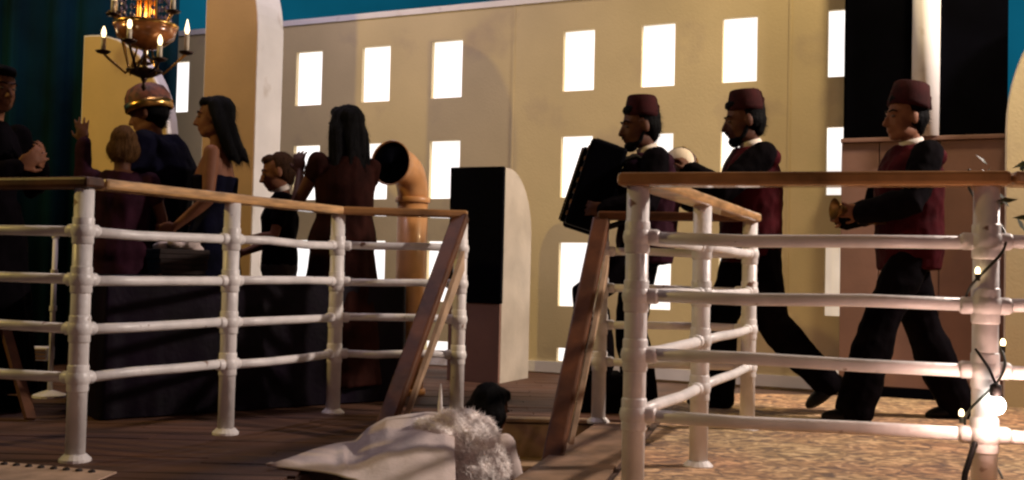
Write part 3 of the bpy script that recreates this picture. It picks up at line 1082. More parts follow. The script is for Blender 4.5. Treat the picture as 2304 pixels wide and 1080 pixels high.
    if look.get('beard'):
        bd = MB()
        bd.ell(HP(0.062, 0, -0.100), (0.036 * hk, 0.040 * hk, 0.030 * hk), hm)
        for sd in (1, -1):
            bd.tube([HP(0.068, 0.022 * sd, -0.094), HP(0.030, 0.050 * sd, -0.080), HP(0.0, 0.068 * sd, -0.03)], [0.018 * hk, 0.014 * hk, 0.009 * hk], 8, True)
        bd.tube([HP(0.094, 0.026, -0.060), HP(0.104, 0, -0.048), HP(0.094, -0.026, -0.060)], [0.004 * hk, 0.007 * hk, 0.004 * hk], 8, True)
        bd.fuse('beard', M_HAIR, t, .006, 1, .004, (60, 60, 30))
    for sd in (1, -1):
        MB().tube([HP(0.093, 0.012 * sd, 0.030), HP(0.088, 0.034 * sd, 0.036), HP(0.074, 0.052 * sd, 0.028)], [0.004 * hk, 0.005 * hk, 0.003 * hk], 8, True).build('eyebrow', look.get('hair_m', M_HAIR), body, smooth=True)
    # headgear
    if look.get('fez'):
        fr, fh, tilt = look['fez']
        fm = hm @ rot(0, tilt, 0)
        base = HP(-0.020, 0, 0.070)
        ax = fm @ Vector((0, 0, 1))
        fz = MB().lathe([(0.094 * fr, -0.02), (0.096 * fr, 0.0), (0.088 * fr, fh * .55), (0.080 * fr, fh - .006), (0.074 * fr, fh), (0.004, fh + .002)], base, ax, 24)
        fo = fz.build('fez', look.get('fez_m', M_FEZ), t, smooth=True)
        tp = base + ax * (fh + 0.004)
        bk = fm @ Vector((-1, 0, 0))
        ts = MB().tube([tp, tp + bk * 0.05 * fr + ax * .006, tp + bk * 0.088 * fr - ax * 0.015, tp + bk * 0.096 * fr - ax * 0.05], 0.004, 8, True)
        ts.lathe([(0.006, 0), (0.012, -0.012), (0.010, -0.03), (0.015, -0.075), (0.003, -0.08)], tp + bk * 0.096 * fr - ax * 0.045, (0, 0, 1), 10)
        ts.build('tassel', look.get('tassel_m', M_FEZ), fo, smooth=True)
    if look.get('crown'):
        base = HP(-0.012, 0, 0.035)
        ax = hm @ Vector((0, 0, 1))
        hb = MB().lathe([(0.124, 0.0), (0.130, 0.03), (0.128, 0.07), (0.104, 0.115), (0.060, 0.140), (0.004, 0.148)], base, ax, 24).build('hat', M_HATBR, t, smooth=True)
        MB().lathe([(0.126, -0.016), (0.136, -0.012), (0.138, 0.030), (0.130, 0.032)], base, ax, 24, cap=False).build('hat_band', M_GOLD, hb, smooth=True)
    if look.get('collar'):
        nk = Vector(J['neck']) * s
        ax = (hc - nk).normalized()
        MB().lathe([(0.062 * s, 0.0), (0.066 * s, 0.004), (0.061 * s, 0.036), (0.058 * s, 0.034), (0.058 * s, 0.0)], nk + ax * 0.012, ax, 20).build('collar', M_COLLAR, t, smooth=True)
    return t


def at(px, d, py=600):
    v = U(px, py, d)
    return (v.x, v.y, 0.012)


MUS = dict(beard=True, head_k=1.07, bulk=0.038, wear='suit', skin=M_SKIN_B, top=M_BLKCLOTH, vest=M_MAROON, bottom=M_BLKCLOTH, hair='short', collar=True)
# --- accordion player
acc_at = at(1450, 5.9)
person(acc_at, 186, 1.70,
       dict(head=(0.045, 0, 1.615), hpitch=8, hyaw=8, chest=(-0.015, 0, 1.28), waist=(-0.02, 0, 1.09),
            l_el=(0.06, 0.27, 1.16), l_wr=(0.27, 0.22, 1.12), l_hd=(0.8, -0.25, 0.1), l_pn=(0, -1, 0), l_curl=35,
            r_el=(0.10, -0.27, 1.17), r_wr=(0.36, -0.18, 1.16), r_hd=(0.5, 0.6, -.1), r_pn=(-.5, .6, 0), r_curl=40,
            l_kn=(0.34, 0.10, 0.66), l_an=(0.27, 0.10, 0.30), r_kn=(0.05, -0.1, 0.49)),
       dict(MUS, fez=(1.0, 0.098, -8), vest=M_PLUM, flare=.01), 'accordion player in dark suit and red fez facing left')
# foot rest block under the raised foot
fb = U(1340, 700, 5.9)
tag(MB().box((fb.x, fb.y, 0.115), (0.30, 0.30, 0.21)).build('foot_box', M_BLKCLOTH, None, bevel=0.01), 'black box under the raised foot of the accordion player', 'box')

# --- singer with hand drum
drm_at = at(1688, 6.0)
person(drm_at, 182, 1.765,
       dict(head=(0.05, 0, 1.615), hpitch=10, neck=(0.0, 0, 1.46), pelvis=(0, 0, 0.94),
            l_el=(0.22, 0.22, 1.20), l_wr=(0.37, 0.12, 1.31), l_hd=(0.45, -0.25, 0.75), l_pn=(0.6, -.5, 0), l_curl=45,
            r_el=(0.16, -0.24, 1.15), r_wr=(0.34, -0.10, 1.18), r_hd=(0.9, 0.3, 0.2), r_pn=(0, 1, 0),
            l_kn=(-0.10, 0.10, 0.50), l_an=(-0.40, 0.11, 0.20), l_ft=(0.75, 0.05, -0.62), l_hip=(-.02, .085, .92),
            r_kn=(0.14, -0.1, 0.50), r_an=(0.13, -0.11, 0.085)),
       dict(MUS, fez=(1.06, 0.098, -6)), 'musician in maroon vest and fez mid-stride, holding a round cream drum')

# --- horn player by the cabin
hrn_at = at(2045, 5.75)
person(hrn_at, 184, 1.76,
       dict(head=(0.03, 0, 1.62), hpitch=2, hyaw=6,
            l_el=(0.10, 0.25, 1.15), l_wr=(0.30, 0.10, 1.10), l_hd=(0.8, -0.3, 0.1), l_pn=(0, -1, .2), l_curl=40,
            r_el=(0.10, -0.25, 1.13), r_wr=(0.33, -0.08, 1.08), r_hd=(0.8, 0.3, 0.1), r_pn=(0, 1, .2), r_curl=40,
            pelvis=(0, 0, .92), l_kn=(0.21, 0.1, 0.50), l_an=(0.33, 0.11, 0.085), r_kn=(-0.13, -0.1, 0.48), r_an=(-0.33, -0.11, 0.10), r_ft=(.96, -.1, -.2)),
       dict(MUS, fez=(1.16, 0.115, -12), beard=False, flare=.016, skin=M_SKIN_A), 'musician in maroon vest and tall tasselled fez before the dark cabin')

# --- guests around the buffet table
person(at(-24, 5.3), -15, 1.72,
       dict(l_el=(0.05, 0.24, 1.13), l_wr=(0.22, 0.08, 1.24), l_hd=(0.4, -0.4, 0.6), l_pn=(-.6, -.4, 0), hyaw=-20, hpitch=6,
            r_el=(0.02, -0.25, 1.13), r_wr=(0.24, -0.10, 1.22), r_hd=(0.5, 0.4, 0.5), r_pn=(-.5, .5, 0)),
       dict(wear='dress', female=True, skin=M_SKIN_A, bottom=M_BLKCLOTH, hair='bob', sleeve=1.0, skirt=.10), 'guest in black with hands at the chest at the left edge')
person(at(345, 6.15), 176, 1.76,
       dict(hpitch=12, head=(0.06, 0, 1.60), neck=(0.02, 0, 1.46), chest=(-.03, 0, 1.28), l_el=(0.10, 0.25, 1.14), l_wr=(0.28, 0.16, 1.04), l_hd=(1, -.2, 0), r_el=(0.10, -.25, 1.14), r_wr=(.28, -.16, 1.04), r_hd=(1, .2, 0)),
       dict(wear='robe', skin=M_SKIN_A, bottom=M_NAVY, hair='short', crown=True, bulk=.04), 'stooped guest in navy robe with gold-banded brown hat under the chandelier')
person(at(268, 5.85), 100, 1.50,
       dict(l_el=(-0.02, 0.24, 1.36), l_wr=(0.02, 0.25, 1.64), l_hd=(0, 0.10, 1), l_pn=(1, 0, 0), l_curl=8,
            r_el=(-0.05, -0.26, 1.16), r_wr=(-0.09, -0.27, 0.90), r_hd=(0, 0, -1), hyaw=10),
       dict(wear='dress', female=True, skin=M_SKIN_B, bottom=M_PLUM, hair='bob', hair_m=M_HAIR_BL, sleeve=0.5, sleeve_l=1.0, bulk=.03, hem=.1), 'dark-blond guest in plum dress, back turned, one hand raised')
person(at(478, 6.0), 184, 1.70,
       dict(hpitch=4, hyaw=4, l_el=(-0.01, 0.23, 1.13), l_wr=(0.17, 0.20, 0.98), l_hd=(1, -.2, -.3), r_el=(0.02, -0.22, 1.13), r_wr=(0.22, -0.16, 1.0), r_hd=(1, 0, 0)),
       dict(wear='dress', female=True, skin=M_SKIN_A, bottom=M_NAVY, hair='long', hair_len=.20, hair_back=0.08, sleeve=0.0, skirt=.10, upto=4, bulk=.008), 'bare-armed woman with dark shoulder-length hair in navy dress facing left')
person(at(628, 6.35), 192, 1.42,
       dict(hpitch=14, head=(.03, 0, 1.61), l_el=(0.04, 0.22, 1.14), l_wr=(0.27, 0.14, 1.10), l_hd=(1, -.2, .1), l_pn=(0, -1, 0), r_el=(0.04, -.22, 1.12), r_wr=(.26, -.12, 1.02), r_hd=(1, 0, 0)),
       dict(wear='shirt', skin=M_SKIN_A, top=M_BLKCLOTH, bottom=M_BROWNCL, hair='short', hair_m=M_HAIR_BR, sleeve=.6, head_k=1.16, collar=True), 'short-haired child in dark shirt reaching out beside the buffet table')
person(at(770, 6.05), 126, 1.66,
       dict(hyaw=12, l_el=(0.14, 0.24, 1.16), l_wr=(0.28, 0.16, 1.37), l_hd=(0.25, 0, 1), l_pn=(.5, -.6, 0), r_el=(0.14, -.22, 1.14), r_wr=(.34, -.04, 1.32), r_hd=(.5, .2, .8), r_pn=(0, 1, 0), l_curl=20, r_curl=30),
       dict(wear='dress', female=True, skin=M_SKIN_B, bottom=M_RUST, hair='long', hair_len=.38, sleeve=.25, skirt=.13, bulk=.035, head_k=1.12), 'long-haired woman in dark reddish-brown dress with raised hands next to the ventilator')

# --- seated guest on the stairs, in white
ws = U(1044, 1000, 4.84)
sit_z = -0.545
person((ws.x, ws.y, sit_z - 0.42 + 0.012), -48, 1.68,
       dict(pelvis=(0, 0, 0.50), waist=(0.03, 0, 0.65), chest=(0.08, 0, 0.84), neck=(0.13, 0, 1.00), head=(0.18, 0, 1.14), hpitch=22, hyaw=104,
            l_sh=(0.09, 0.165, 0.955), l_el=(0.12, 0.25, 0.70), l_wr=(0.33, 0.18, 0.62), l_hd=(1, -.2, 0),
            r_sh=(0.09, -0.165, 0.955), r_el=(0.12, -0.25, 0.70), r_wr=(0.33, -0.18, 0.62), r_hd=(1, .2, 0),
            l_hip=(0.02, 0.09, 0.47), l_kn=(0.42, 0.11, 0.52), l_an=(0.40, 0.11, 0.10), r_hip=(0.02, -0.09, 0.47), r_kn=(0.42, -0.11, 0.52), r_an=(0.40, -0.11, 0.10)),
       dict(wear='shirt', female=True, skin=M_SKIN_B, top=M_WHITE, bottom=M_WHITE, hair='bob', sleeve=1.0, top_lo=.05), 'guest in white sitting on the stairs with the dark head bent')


# ------------------------------------------------------------------ instruments
def xf(t, m):
    t.matrix_world = m


acc = empty('accordion')
tag(acc, 'black accordion slung in front of the chest', 'accordion')
m4 = Matrix.Translation(Vector((acc_at[0] - 0.285, acc_at[1] + 0.01, 1.235))) @ Matrix.Rotation(radians(179), 4, 'Z') @ Matrix.Rotation(radians(-17), 4, 'Y') @ Matrix.Scale(1.03, 4)
acc.matrix_world = m4
MB().box((0, 0.150, 0), (0.20, 0.08, 0.47)).build('bass_box', M_BLACK, acc, bevel=0.018)
MB().box((0.0, -0.150, 0), (0.20, 0.08, 0.48)).build('treble_box', M_BLACK, acc, bevel=0.018)
bl_ = MB()
for i in range(13):
    bl_.box((0, -0.103 + 0.0172 * i, 0), (0.188 if i % 2 else 0.170, 0.012, 0.45 if i % 2 else 0.43))
bl_.box((0, 0, 0), (0.15, 0.22, 0.41))
bl_.build('bellows', M_BELLOWS, acc)
kb = MB().box((0.108, -0.165, 0), (0.025, 0.085, 0.43)).build('keyboard', M_BLACK, acc, bevel=.004)
for i in range(22):
    MB().box((0.126, -0.165, -0.2 + 0.019 * i), (0.012, 0.078, 0.0165)).build('key', M_KEYS, kb)
gl = MB()
for i in range(7):
    gl.box((0.102, 0.150, -0.18 + 0.06 * i), (0.008, 0.05, 0.022))
gl.build('grille', M_HORN, acc)
for yy in (-0.15, 0.15):
    MB().tube([(-0.10, yy, 0.18), (-0.15, yy * .9, 0.215), (-0.25, yy * .75, 0.20), (-0.36, yy * .6, 0.10), (-0.33, yy * .8, -.04), (-0.10, yy, -0.2)], 0.014, 8, True).build('strap', M_SHOE, acc, smooth=True)
MB().tube([(-0.04, -0.14, 0.235), (-0.05, -0.14, 0.275), (0.06, -0.14, 0.275), (0.07, -0.14, 0.235)], 0.011, 8, True).build('carry_handle', M_SHOE, acc, smooth=True)

# cream hand drum
dc = U(1527, 366, 5.95)
dr_ = empty('hand_drum', dc)
tag(dr_, 'small round cream hand drum held up between two musicians', 'drum')
ax = Vector((-0.45, -0.85, 0.25)).normalized()
MB().lathe([(0.086, -0.012), (0.090, 0.0), (0.004, 0.004)], (0, 0, 0), ax, 28).build('drum_skin', M_PEARL, dr_, smooth=True)
MB().lathe([(0.086, -0.05), (0.096, -0.05), (0.096, -0.004), (0.087, -0.002)], (0, 0, 0), ax, 28, cap=False).build('rim', M_DARKMETAL, dr_, smooth=True)
xx = ax.orthogonal().normalized(); yx = ax.cross(xx)
for i in range(5):
    a = 2 * pi * i / 5
    MB().lathe([(0.018, -0.003), (0.018, 0.003)], (xx * cos(a) + yx * sin(a)) * 0.098 - ax * .027, xx * cos(a) + yx * sin(a), 12).build('jingle', M_GOLD, dr_)

# horn
hc_ = U(1932, 478, 5.68)
hn = empty('brass_horn', hc_)
tag(hn, 'small brass horn held at waist height in front of the dark cabin', 'horn')
MB().lathe([(0.008, 0.0), (0.009, 0.10), (0.014, 0.16), (0.026, 0.21), (0.058, 0.245), (0.060, 0.247), (0.024, 0.205), (0.010, 0.16)], (0.10, 0, 0.0), (-1, -.15, 0.05), 20, cap=False).build('bell', M_HORN, hn, smooth=True)
MB().tube([(0.10, 0, 0), (0.15, 0, -.005), (0.165, 0, -.03), (0.14, 0, -.055), (0.0, -.01, -.055), (-.03, -.01, -.03), (-.01, -.02, .0), (0.2, 0.02, 0.02)], 0.0075, 8, True).build('tubing', M_HORN, hn, smooth=True)
for i in range(3):
    vo = MB().lathe([(0.011, -.05), (0.011, .03)], (0.03 + .028 * i, -.012, -.015), seg=12).build('valve', M_HORN, hn, smooth=True)

# ------------------------------------------------------------------ white drape spread over the left stair rail
sh = empty('white_drape', U(820, 1040, 4.45))
tag(sh, 'white pointed drape spread from the seated guest towards the left railing', 'cloth')
so = sh.location
top_line = [(600, 1046), (650, 1030), (705, 1010), (750, 998), (800, 990), (828, 962), (870, 938), (920, 932), (960, 926), (1000, 930), (1022, 945)]
bot_line = [(600, 1049), (650, 1052), (705, 1058), (760, 1066), (800, 1080), (840, 1105), (880, 1130), (920, 1140), (960, 1140), (1000, 1140), (1025, 1140)]
NU, NV = 84, 22
def interp(line, f):
    f *= len(line) - 1
    i = min(int(f), len(line) - 2)
    a, b = line[i], line[i + 1]
    g = f - i
    return a[0] + (b[0] - a[0]) * g, a[1] + (b[1] - a[1]) * g
vs, fs = [], []
for i in range(NU + 1):
    f = i / NU
    ta, tb = interp(top_line, f), interp(bot_line, f)
    for j in range(NV + 1):
        g = j / NV
        da = min(4.42, G(ta[0], ta[1], .035).y)
        db = min(4.10, G(tb[0], tb[1], .022).y)
        dep = da + (db - da) * g
        p = U(ta[0] + (tb[0] - ta[0]) * g, ta[1] + (tb[1] - ta[1]) * g, dep)
        fold = 0.016 * sin(f * 34 + g * 3.0) * min(1, f * 2) * (0.3 + g) + 0.02 * noise.noise(Vector((f * 9, g * 4, 2.0)))
        p.y -= fold * min(1, f * 1.5)
        p.z += 0.012 * abs(sin(f * 21)) * (1 if f < .35 else 0) * (1 - abs(2 * g - 1))
        vs.append(p - so)
for i in range(NU):
    for j in range(NV):
        a = i * (NV + 1) + j
        fs.append((a, a + 1, a + NV + 2, a + NV + 1))
dm = MB()
dm.add(vs, fs)
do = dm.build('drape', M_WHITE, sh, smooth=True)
sm = do.modifiers.new('thick', 'SOLIDIFY'); sm.thickness = 0.006
# ruffled feather trim on its right half
ff = MB()
rnd = random.Random(3)
trim_px = [(985, 930), (992, 960), (988, 990), (1000, 1020), (1030, 935), (1060, 945), (1085, 965), (1105, 990), (1120, 1020), (1130, 1050), (1075, 1040), (1100, 1055), (1010, 940), (1050, 985)]
for px, py in trim_px:
    for k in range(36):
        c = U(px + rnd.gauss(0, 13), py + rnd.gauss(0, 13), 4.18 + rnd.gauss(0, .02))
        dv = Vector((rnd.gauss(0.1, .5), rnd.gauss(-.4, .3), rnd.gauss(.1, .5))).normalized()
        L = rnd.uniform(.018, .04)
        sd = dv.orthogonal().normalized() * rnd.uniform(.003, .006)
        nn = dv.cross(sd).normalized() * .006
        ff.add([c - so, c + dv * L * .5 + sd + nn - so, c + dv * L - so, c + dv * L * .5 - sd + nn - so, c + dv * L * .45 - nn - so],
               [(0, 1, 2), (0, 2, 3), (0, 4, 1), (0, 3, 4), (4, 2, 1), (4, 3, 2)])
fl_ = MB()
for px, py, r_, dd in ((1062, 1020, .115, 4.27), (1020, 992, .085, 4.27), (1000, 960, .050, 4.30), (1085, 985, .070, 4.30), (1100, 1050, .085, 4.27), (1050, 1080, .13, 4.25), (1000, 1040, .08, 4.25), (1050, 955, .062, 4.32), (962, 975, .065, 4.27), (985, 1000, .085, 4.24), (950, 1030, .07, 4.22), (1015, 955, .060, 4.28), (1080, 965, .055, 4.31)):
    fl_.ell(U(px, py, dd) - so, (r_, r_ * .75, r_), seg=18, rows=12)
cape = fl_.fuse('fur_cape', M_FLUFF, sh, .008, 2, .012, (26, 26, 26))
ff = MB()
vv_ = cape.data.vertices
for k in range(9000):
    v = vv_[rnd.randrange(len(vv_))]
    if v.normal.y > 0.35:
        continue
    dv = (v.normal + Vector((rnd.gauss(.1, .5), rnd.gauss(0, .5), rnd.gauss(-.35, .5)))).normalized()
    L = rnd.uniform(.012, .030)
    sd = dv.orthogonal().normalized() * rnd.uniform(.0012, .0028)
    c = v.co - dv * .003
    ff.add([c - sd, c + sd, c + dv * L], [(0, 1, 2)])
fo = ff.build('feather_trim', M_FLUFF, sh, smooth=True)
fo['kind'] = 'stuff'
MB().lathe([(0.009, 0), (0.010, .03), (0.006, .09), (0.002, .125)], U(990, 932, 4.4) - so, (0, 0, 1), 10).build('quill', M_FLUFF, sh, smooth=True)

# ------------------------------------------------------------------ buffet table
ta, tb_ = G(228, 952), G(905, 905)
td = (tb_ - ta); TL = td.length; td.normalize()
tn = Vector((-td.y, td.x, 0))
tbl = empty('buffet_table', (ta + tb_) / 2)
tag(tbl, 'long buffet table under a dark violet cloth behind the left railing', 'table')
to = tbl.location
TW, THH = 0.50, 0.70
MB().prism([ta + tn * .03 + td * .03 + Vector((0, 0, THH - .03)), tb_ + tn * .03 - td * .03 + Vector((0, 0, THH - .03)), tb_ + tn * (TW - .03) - td * .03 + Vector((0, 0, THH - .03)), ta + tn * (TW - .03) + td * .03 + Vector((0, 0, THH - .03))], (0, 0, .025)).build('table_top', M_WOOD_D, tbl, to)
for a in (0.08, TL - .08):
    for b in (.07, TW - .07):
        p = ta + td * a + tn * b
        MB().lathe([(0.02, 0.012), (0.024, THH - .03)], p, seg=10).build('leg', M_WOOD_D, tbl, to)
cl_ = MB()
ring = []
per = [(0, 0, td), (TL, 0, tn), (TL, TW, -td), (0, TW, -tn)]
N1, N2 = 120, 26
outl = []
for k in range(N1):
    outl.append((TL * k / N1, 0.0, 0, -1))
for k in range(N2):
    outl.append((TL, TW * k / N2, 1, 0))
for k in range(N1):
    outl.append((TL - TL * k / N1, TW, 0, 1))
for k in range(N2):
    outl.append((0, TW - TW * k / N2, -1, 0))
rings = []
for f in (0.0, 0.05, 0.3, 0.6, 0.85, 1.0):
    r = []
    for i, (a, b, na, nb) in enumerate(outl):
        off = 0.004 + f * (0.012 + 0.009 * noise.noise(Vector((i * .21, f, 0))) + 0.006 * sin(i * .37 + 1))
        p = ta + td * (a + na * off) + tn * (b + nb * off) + Vector((0, 0, THH - f * (THH - .02)))
        r.append(p)
    rings.append(r)
cl_.loft(rings, cap=False)
nR = len(outl)
cl_.f.append(tuple(range(nR)))
tc_ = cl_.build('table_cloth', M_CLOTH, None, to, smooth=True)
tag(tc_, 'dark violet cloth hanging in folds over the buffet table', 'tablecloth')


def on_table(px, py, dz=0.0):
    return G(px, py, THH + .004 + dz)


# wicker box with a white napkin
bp_ = ta + td * (TL * .26) + tn * .24 + Vector((0, 0, THH + .004))
bx = empty('bread_basket', bp_)
tag(bx, 'brown basket with a white napkin on the buffet table', 'basket')
bm_ = Matrix((td, tn, Vector((0, 0, 1)))).transposed()
for k in range(5):
    w = 0.24 + .006 * k
    MB().box((0, 0, 0.015 + .026 * k), (w + .008 * (k % 2), .17 + .006 * k, .025), bm_).build('band', M_BROWNCL, bx, bevel=.004)
np_ = MB()
for k in range(7):
    np_.ell(Vector((0.075 * cos(k * 2.4), .05 * sin(k * 2.4), .14 + .008 * (k % 3))), (.06, .045, .022), rot(k * 40, 12, 8))
np_.fuse('napkin', M_WHITE, bx, .009, 3, .006, (20, 20, 20))
# place card
pc = ta + td * (TL * .87) + tn * .06 + Vector((0, 0, THH + .004))
cd = MB().prism([pc + td * -.03, pc + td * .03, pc + td * .03 + tn * .02 + Vector((0, 0, .055)), pc - td * .03 + tn * .02 + Vector((0, 0, .055))], tn * .002)
cd.prism([pc + tn * .045 + td * -.03, pc + tn * .045 + td * .03, pc + td * .03 + tn * .023 + Vector((0, 0, .055)), pc - td * .03 + tn * .023 + Vector((0, 0, .055))], tn * .002)
tag(cd.build('place_card', M_COLLAR, None, pc), 'small folded white card on the buffet table near the ventilator', 'card')

# ------------------------------------------------------------------ ventilator cowl
vb = U(925, 600, 6.45)
cw_ = empty('ventilator_cowl', (vb.x, vb.y, 0))
tag(cw_, 'orange-brown ship ventilator cowl with round black mouth', 'ventilator')
zm = U(885, 370, 6.3).z
mouth = Vector((U(884, 370, 6.24).x - vb.x, 6.24 - vb.y, zm))
dirm = Vector((-0.42, -0.9, 0.05)).normalized()
pipe = MB().tube([(0, 0, 0.01), (0, 0, .6), (0, 0, zm - .2)], 0.092, 24)
pipe.build('pipe', M_BRASS, cw_, smooth=True)
el = []
radl = []
p0, p3 = Vector((0, 0, zm - .2)), mouth - dirm * .03
p1, p2 = Vector((0, 0, zm - .03)), mouth - dirm * .13
for i in range(11):
    f = i / 10
    el.append(p0 * (1 - f) ** 3 + p1 * 3 * f * (1 - f) ** 2 + p2 * 3 * f * f * (1 - f) + p3 * f ** 3)
    radl.append(0.092 + 0.014 * f)
MB().tube(el, radl, 24).build('elbow', M_BRASS, cw_, smooth=True)
MB().lathe([(0.108, -.05), (0.118, 0.0), (0.131, .02), (0.133, .03), (0.126, .03), (0.120, .012)], mouth, dirm, 28, cap=False).build('mouth_rim', M_BRASS, cw_, smooth=True)
MB().lathe([(0.124, .020), (0.06, .008), (0.004, .006)], mouth, dirm, 28, cap=True).build('mouth', M_BLACK, cw_, smooth=True)  # black disc painted in for the shaded inside of the cowl
for z in (0.03, zm - .20):
    MB().lathe([(0.10, -.018), (0.106, -.012), (0.106, .012), (0.10, .018)], (0, 0, z), seg=24).build('collar_ring', M_BRASS, cw_, smooth=True)

# ------------------------------------------------------------------ chandelier
DCH = 5.2
cc = U(325, 150, DCH)
ch = empty('chandelier', (cc.x, cc.y, cc.z))
tag(ch, 'brass chandelier with lit candle bulbs and smoky crystal strands', 'chandelier')
K = DCH / FPX                      # metres for one pixel at that distance
hz = lambda py: (150 - py) * K
MB().tube([(0, 0, hz(172)), (0, 0, hz(-260))], 0.010, 12).build('stem', M_GOLD, ch, smooth=True)
MB().lathe([(0.004, hz(205)), (0.014, hz(196)), (0.006, hz(188)), (0.012, hz(182)), (0.018, hz(175))], seg=16).build('finial', M_DARKMETAL, ch, smooth=True)
MB().lathe([(0.012, hz(177)), (0.050, hz(171)), (0.082, hz(163)), (0.086, hz(158)), (0.070, hz(160)), (0.012, hz(166))], seg=24).build('lower_dish', M_DARKMETAL, ch, smooth=True)
MB().lathe([(0.01, hz(112)), (0.075, hz(106)), (0.135, hz(84)), (0.150, hz(58)), (0.144, hz(58)), (0.128, hz(82)), (0.07, hz(101)), (0.01, hz(106))], seg=28).build('bowl', M_AMBER, ch, smooth=True)
MB().lathe([(0.146, hz(61)), (0.154, hz(59)), (0.154, hz(53)), (0.146, hz(52))], seg=28, cap=False).build('bowl_rim', M_GOLD, ch, smooth=True)
for i in range(12):
    a = 2 * pi * i / 12
    MB().tube([(0.045 * cos(a), 0.045 * sin(a), hz(76)), (0.040 * cos(a), 0.040 * sin(a), hz(-120))], 0.006 if i % 3 else 0.009, 8).build('rod', M_GOLD, ch, smooth=True)
for i in range(16):
    a = 2 * pi * (i + .5) / 16
    st = MB()
    for k in range(9):
        z = hz(46 - 20 * k)
        st.lathe([(0.001, -.016), (0.009, -.004), (0.009, .006), (0.001, .018)], (0.118 * cos(a), 0.118 * sin(a), z), seg=6)
    st.build('crystal_strand', M_CRYSTAL, ch)


def candle(px, py_dish, py_tip, dyy, lit=True):
    x = (px - 325) * K
    zb = hz(py_dish)
    zt = hz(py_tip)
    mid = Vector((x * .45, dyy * .5, min(zb, hz(150)) - .035))
    arm = MB().tube([Vector((0, 0, zb - .015)), mid, Vector((x * .85, dyy * .9, zb - .035)), Vector((x, dyy, zb - .005))], 0.0065, 8, True).build('arm', M_DARKMETAL if abs(x) < .12 else M_GOLD, ch, smooth=True)
    MB().lathe([(0.008, -.012), (0.030, -.006), (0.038, .004), (0.033, .004), (0.008, -.002)], (x, dyy, zb), seg=16).build('drip_pan', M_DARKMETAL, arm, smooth=True)
    hf = max((zt - zb) * .55, .02)
    MB().lathe([(0.012, .0), (0.012, hf)], (x, dyy, zb), seg=12).build('candle', M_CANDLE, arm, smooth=True)
    MB().lathe([(0.006, hf), (0.0125, hf + .02), (0.009, hf + .04), (0.002, zt - zb)], (x, dyy, zb), seg=10).build('bulb', M_FLAME if lit else M_CANDLE, arm, smooth=True)


for a in ((234, 120, 62, -.02), (322, 111, 64, -.20), (374, 141, 86, -.10), (416, 114, 38, 0.02), (244, 22, -30, .06), (268, 44, -15, -.10), (394, 30, -30, -.06), (300, 128, 100, .16)):
    candle(*a)
lg = bpy.data.lights.new('chandelier_light', 'POINT')
lg.energy = 2.5
lg.color = (1.0, 0.62, 0.28)
lg.shadow_soft_size = 0.06
lo_ = bpy.data.objects.new('chandelier_light', lg)
COL.objects.link(lo_); lo_.parent = ch; lo_.location = (0, -.02, hz(35))

# ------------------------------------------------------------------ string lights on the right corner post
sl = empty('string_lights', R3)
tag(sl, 'cord of small warm lights wound around the right corner post', 'string lights')
pts = []
for i in range(120):
    f = i / 119
    a = f * 2 * pi * 2.5
    pts.append(Vector((0.052 * cos(a), 0.052 * sin(a), 0.20 + f * 0.88)))
MB().tube(pts, 0.004, 6, True).build('cord', M_CORD, sl, smooth=True)
for i in range(4):
    f = (i + .8) / 4.3
    a = f * 2 * pi * 2.5
    c = Vector((0.062 * cos(a), 0.062 * sin(a), 0.20 + f * 0.88))
    s_ = MB().lathe([(0.007, -.012), (0.007, .008)], c, seg=8).build('socket', M_CORD, sl)
    MB().ell(c + Vector((0, 0, .016)), (.008, .008, .012), seg=8, rows=6).build('bulb', M_MINI, s_, smooth=True)
for i in range(16):
    f = 0.72 + 0.28 * random.random()
    a = random.uniform(0, 2 * pi)
    c = Vector((0.06 * cos(a) + .05, 0.06 * sin(a), 0.25 + f * 0.86))
    dv = Vector((random.gauss(.5, .5), random.gauss(-.2, .5), random.gauss(.3, .5))).normalized()
    sdv = dv.orthogonal().normalized() * .012
    MB().add([c, c + dv * .03 + sdv, c + dv * .065, c + dv * .03 - sdv, c + dv * .03 + dv.cross(sdv).normalized() * .005], [(0, 1, 4), (1, 2, 4), (2, 3, 4), (3, 0, 4), (0, 3, 2, 1)]).build('leaf', M_LEAF, sl)
MB().tube([Vector((-.045, -.04, .30)), Vector((-.075, -.05, .22)), Vector((-.085, -.05, .15)), Vector((-.10, -.05, .12))], 0.009, 8, True).build('plug_lead', M_SHOE, sl, smooth=True)
MB().box((-.125, -.05, .115), (.06, .035, .03)).build('plug', M_SHOE, sl, bevel=.008)

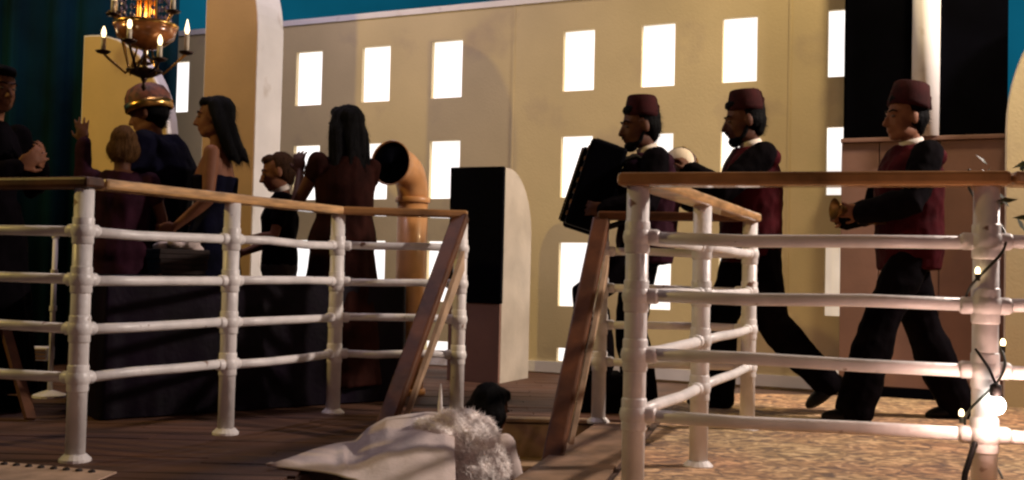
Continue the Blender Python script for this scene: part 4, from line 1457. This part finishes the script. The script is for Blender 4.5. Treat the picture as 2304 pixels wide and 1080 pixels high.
gp = U(2240, 912, 2.98)
gb = empty('globe_lamp', gp)
tag(gb, 'glowing white globe bulb hung on the right corner post', 'lamp')
MB().ell((0, 0, 0), (.027, .027, .027), seg=20, rows=14).build('globe', M_BULB, gb, smooth=True)
MB().lathe([(.012, .022), (.016, .03), (.016, .055), (.006, .062)], seg=14).build('socket', M_SHOE, gb, smooth=True)
MB().tube([(0, 0, .06), (-.01, .02, .10), (-.03, .06, .15)], .004, 6, True).build('cable', M_SHOE, gb, smooth=True)
lg = bpy.data.lights.new('globe_light', 'POINT')
lg.energy = 5
lg.color = (1.0, 0.62, 0.5)
lg.shadow_soft_size = 0.027
lo_ = bpy.data.objects.new('globe_light', lg)
COL.objects.link(lo_); lo_.parent = gb; lo_.location = (0, -.045, 0)

# ------------------------------------------------------------------ small things at the left
mt = empty('edge_mat', G(110, 1072))
tag(mt, 'pale mat with a row of dark studs at the lower left corner', 'mat')
mo = mt.location
a, b = G(-120, 1040), G(262, 1074)
a.z = b.z = 0.014
MB().prism([a, b, b + Vector((-.05, -.7, 0)), a + Vector((-.05, -.7, 0))], (0, 0, .006)).build('mat', M_PALEMAT, mt, mo)
for i in range(10):
    p = a.lerp(b, 0.24 + .072 * i) + Vector((0, -.045, .006))
    MB().lathe([(.013, 0), (.012, .006), (.004, .009)], p, seg=10).build('stud', M_STUD, mt, mo)
pp = U(122, 620, 5.9)
pl_ = empty('white_pole', (pp.x, pp.y, 0))
tag(pl_, 'thin pale pole standing in front of the teal curtain', 'pole')
MB().tube([(0, 0, .04), (0, 0, .93)], .014, 10).build('shaft', M_TRIM, pl_, smooth=True)
MB().lathe([(.09, .012), (.09, .025), (.02, .05)], seg=18).build('base', M_TRIM, pl_)
for z in (.50, .70, .90):
    MB().lathe([(.020, -.014), (.020, .014)], (0, 0, z), seg=10).build('ring', M_TRIM, pl_)
wb_ = U(86, 795, 6.0)
vbx = empty('vent_box', (wb_.x, wb_.y, 0))
tag(vbx, 'low pale louvred box on the deck by the teal curtain', 'box')
zc = wb_.z
MB().box((0, 0, zc), (.145, .10, .075)).build('housing', M_TRIM, vbx, bevel=.006)
for k in range(3):
    MB().box((0, -.056, zc - .022 + .022 * k), (.125, .01, .010)).build('slat', M_GREIGE, vbx)
MB().box((0, 0, (zc - .04) / 2 + .006), (.09, .07, zc - .04 - .012)).build('pedestal', M_BLACK, vbx)
e0, e1 = U(0, 695, 5.2), U(48, 850, 5.0)
ez = empty('leaning_board', (e1.x, e1.y, 0))
tag(ez, 'tan wooden board leaning behind the railing at the left edge', 'board')
MB().beam(e0 + (e0 - e1) * 0.2, Vector((e1.x + .05, e1.y, 0.02)), .06, .02, up=(1, -.4, .2)).build('board', M_WOOD_D, ez, ez.location, bevel=.003)
